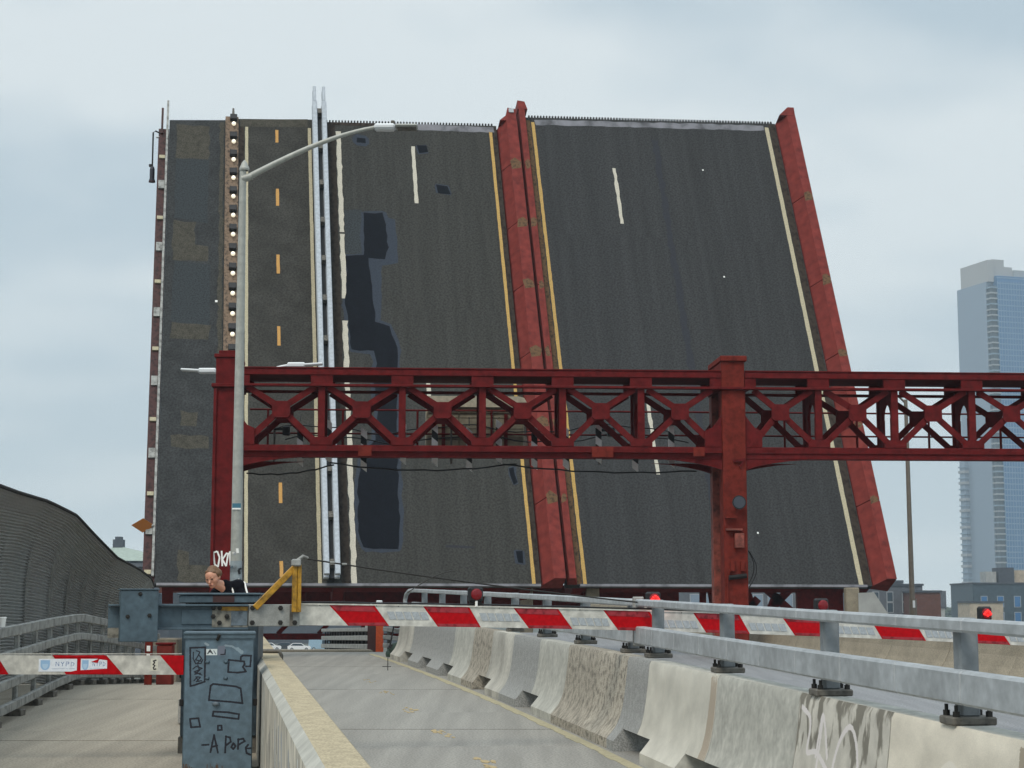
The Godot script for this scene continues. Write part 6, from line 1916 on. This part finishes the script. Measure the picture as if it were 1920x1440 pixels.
func person() -> void:
	var base := D(-3.33, 0.0, 21.1)
	var step := thing("concrete_step", "low concrete step behind the gate machine", "step", base)
	part("step", B.new().span(Vector3(-0.55, 0.0, -0.5), Vector3(0.33, 0.3, 0.35), 0.02), M["grey_conc"], step)
	var o := thing("person", "person with tied-back fair hair and black top leaning out behind the gate", "person", base + Vector3(0, 0.3, 0))
	# local metres above the step; facing the camera and to the left
	var hd := Vector3(-0.2, 1.395, 0.2)           # middle of the head
	var ax := Vector3(0.16, 1.0, 0.1).normalized()  # top of the head leans over
	ax = Vector3(-0.18, 0.9, 0.30).normalized()
	var face := Vector3(-0.28, -0.30, 0.9).normalized()
	ax = (ax - face * ax.dot(face)).normalized()
	var side := ax.cross(face).normalized()
	var hip := Vector3(0.12, 0.86, -0.2)
	var chest := Vector3(0.04, 1.16, -0.03)
	var neck0 := Vector3(-0.03, 1.29, 0.05)
	var shl := Vector3(0.08, 1.29, 0.06)    # screen right
	var shr := Vector3(-0.19, 1.2, -0.06)
	var body := [[hip + Vector3(-0.07, 0, 0), hip + Vector3(0.07, 0, 0), 0.12, 0.12], [hip, chest, 0.115, 0.125], [chest, neck0 - Vector3(0, 0.05, 0), 0.125, 0.09], [shr, shl, 0.07, 0.07], [neck0 - Vector3(0, 0.05, 0), hd - ax * 0.06, 0.055, 0.05]]
	var elbow_l := Vector3(0.2, 1.08, 0.2)
	var hand_l := Vector3(0.08, 1.03, 0.36)
	var elbow_r := Vector3(-0.32, 0.98, 0.1)
	var hand_r := Vector3(-0.14, 1.0, 0.32)
	for q in [[shl, elbow_l, hand_l], [shr, elbow_r, hand_r]]:
		body.append([q[0], q[1], 0.055, 0.042])
		body.append([q[1], q[2], 0.042, 0.028])
		var dir: Vector3 = (q[2] - q[1]).normalized()
		var sd := dir.cross(Vector3.UP).normalized()
		body.append([q[2], q[2] + dir * 0.08, 0.03, 0.026])
	for sx in [-1.0, 1.0]:
		var kn := hip + Vector3(sx * 0.09, -0.42, 0.1)
		var an := hip + Vector3(sx * 0.09, -0.79, 0.04)
		body.append([hip + Vector3(sx * 0.08, -0.03, 0), kn, 0.085, 0.055])
		body.append([kn, an, 0.055, 0.038])
		body.append([an + Vector3(0, -0.03, -0.03), an + Vector3(sx * 0.02, -0.04, 0.15), 0.038, 0.03])
	var bm := sdf(body, 0.016, 0.035)
	# hands
	for q in [[elbow_l, hand_l, 1.0], [elbow_r, hand_r, -1.0]]:
		var dir: Vector3 = (q[1] - q[0]).normalized()
		var sd := dir.cross(Vector3.UP).normalized()
		var pl: Vector3 = q[1] + dir * 0.05
		var fg := [[q[1], q[1] + dir * 0.07, 0.025, 0.02], [q[1] + sd * 0.02, pl + sd * 0.025 + dir * 0.02, 0.016, 0.014], [q[1] - sd * 0.02, pl - sd * 0.025 + dir * 0.02, 0.016, 0.014]]
		for k in 4:
			var off := sd * (-0.03 + 0.02 * k)
			var ln: float = 0.032 + 0.008 * [0.6, 1.2, 1.0, 0.2][k]
			var a: Vector3 = pl + off + dir * 0.025
			var m1: Vector3 = a + dir * ln
			fg.append([a, m1, 0.0085, 0.008])
			fg.append([m1, m1 + (dir * 0.6 + Vector3.DOWN * 0.8) * ln * 0.8, 0.008, 0.007])
		fg.append([q[1] + sd * 0.025 * q[2] + dir * 0.02, q[1] + sd * 0.055 * q[2] + dir * 0.06, 0.011, 0.009])
		var hm := sdf(fg, 0.004, 0.012)
		bm.v.append_array(hm.v)
		bm.n.append_array(hm.n)
		bm.uv.append_array(hm.uv)
	# head
	var H := func(x: float, y: float, z: float) -> Vector3: return hd + side * x + ax * y + face * z
	var head := [[H.call(0, 0.04, -0.015), H.call(0, 0.035, 0.02), 0.078, 0.075], [H.call(0, -0.03, 0.03), H.call(0, -0.075, 0.055), 0.056, 0.034], [H.call(-0.03, -0.02, 0.035), H.call(0.03, -0.02, 0.035), 0.045, 0.045], [H.call(0, 0.005, 0.085), H.call(0, -0.028, 0.105), 0.009, 0.0135], [H.call(-0.018, -0.062, 0.083), H.call(0.018, -0.062, 0.083), 0.009, 0.009], [H.call(-0.078, -0.01, -0.005), H.call(-0.08, 0.015, -0.01), 0.014, 0.014], [H.call(0.078, -0.01, -0.005), H.call(0.08, 0.015, -0.01), 0.014, 0.014], [H.call(-0.035, 0.022, 0.082), H.call(-0.015, 0.022, 0.086), 0.008, 0.007], [H.call(0.035, 0.022, 0.082), H.call(0.015, 0.022, 0.086), 0.008, 0.007], [H.call(0, -0.05, 0.0), neck0, 0.048, 0.05]]
	var hm2 := sdf(head, 0.006, 0.018)
	bm.v.append_array(hm2.v)
	bm.n.append_array(hm2.n)
	bm.uv.append_array(hm2.uv)
	part("body", bm, M["skin"], o)
	for sx in [-1.0, 1.0]:
		part("eye", B.new().ball(H.call(sx * 0.03, 0.008, 0.083), Vector3(0.013, 0.009, 0.011), 8), M["black"], o)
		part("eyebrow", B.new().tube([H.call(sx * 0.014, 0.032, 0.093), H.call(sx * 0.032, 0.036, 0.088), H.call(sx * 0.048, 0.03, 0.077)], 0.005, 0.003, 5), M["hair"], o)
	part("lips", B.new().tube([H.call(-0.022, -0.062, 0.086), H.call(0, -0.06, 0.094), H.call(0.022, -0.062, 0.086)], 0.006, 0.006, 6), mat(rgb(160, 84, 80), 0.5), o)
	var hair := [[H.call(0, 0.07, -0.03), H.call(0, 0.065, 0.012), 0.075, 0.06], [H.call(-0.05, 0.04, -0.04), H.call(0.05, 0.04, -0.04), 0.055, 0.055], [H.call(-0.06, 0.05, 0.01), H.call(-0.07, -0.01, -0.02), 0.028, 0.018], [H.call(0.06, 0.05, 0.01), H.call(0.07, -0.01, -0.02), 0.028, 0.018], [H.call(0, 0.02, -0.09), H.call(0, -0.02, -0.11), 0.035, 0.032], [H.call(-0.04, 0.085, 0.045), H.call(0.045, 0.08, 0.04), 0.02, 0.02]]
	part("hair", sdf(hair, 0.007, 0.02), M["hair"], o)
	var top := [[hip + Vector3(-0.05, 0.06, 0.01), hip + Vector3(0.05, 0.06, 0.01), 0.128, 0.128], [hip + Vector3(0, 0.05, 0), chest, 0.128, 0.138], [chest, neck0 - Vector3(0, 0.06, 0), 0.138, 0.1], [shr, shl, 0.082, 0.085], [neck0 - Vector3(0, 0.06, 0), neck0 + (hd - neck0) * 0.25, 0.072, 0.064], [neck0 - Vector3(0, 0.035, 0), shl, 0.085, 0.088], [neck0 - Vector3(0, 0.035, 0), shr, 0.082, 0.08], [shl, shl.lerp(elbow_l, 0.75), 0.07, 0.062], [shr, shr.lerp(elbow_r, 0.75), 0.066, 0.06]]
	part("top", sdf(top, 0.013, 0.03), M["navy"], o)
	part("collar_piping", B.new().tube([neck0 + Vector3(0.065, -0.02, 0.04), neck0 + Vector3(0.07, 0.03, 0.02), neck0 + Vector3(0.03, 0.05, -0.04)], 0.012, 0.012, 6), M["paper"], o)
	part("sleeve_piping", B.new().tube([neck0 + Vector3(0.1, 0.055, 0.0), shl + Vector3(0.0, 0.088, 0.0), shl + Vector3(0.075, 0.05, 0.02), shl.lerp(elbow_l, 0.4) + Vector3(0.066, 0.02, 0.02), shl.lerp(elbow_l, 0.75) + Vector3(0.06, 0.02, 0.02)], 0.012, 0.012, 6), M["paper"], o)
	part("sleeve_piping", B.new().tube([shl + Vector3(-0.06, -0.01, 0.075), shl + Vector3(-0.035, -0.1, 0.1), shl + Vector3(-0.03, -0.18, 0.1)], 0.012, 0.012, 6), M["paper"], o)
	var tr := [[hip + Vector3(-0.07, -0.02, 0), hip + Vector3(0.07, -0.02, 0), 0.126, 0.126]]
	for sx in [-1.0, 1.0]:
		var kn := hip + Vector3(sx * 0.09, -0.42, 0.1)
		var an := hip + Vector3(sx * 0.09, -0.74, 0.045)
		tr.append([hip + Vector3(sx * 0.08, -0.03, 0), kn, 0.096, 0.066])
		tr.append([kn, an, 0.066, 0.056])
	part("trousers", sdf(tr, 0.016, 0.03), M["trousers"], o)
	for sx in [-1.0, 1.0]:
		var an := hip + Vector3(sx * 0.09, -0.79, 0.04)
		part("shoe", sdf([[an + Vector3(0, -0.025, -0.04), an + Vector3(sx * 0.02, -0.03, 0.16), 0.044, 0.036]], 0.012, 0.02), M["black"], o)
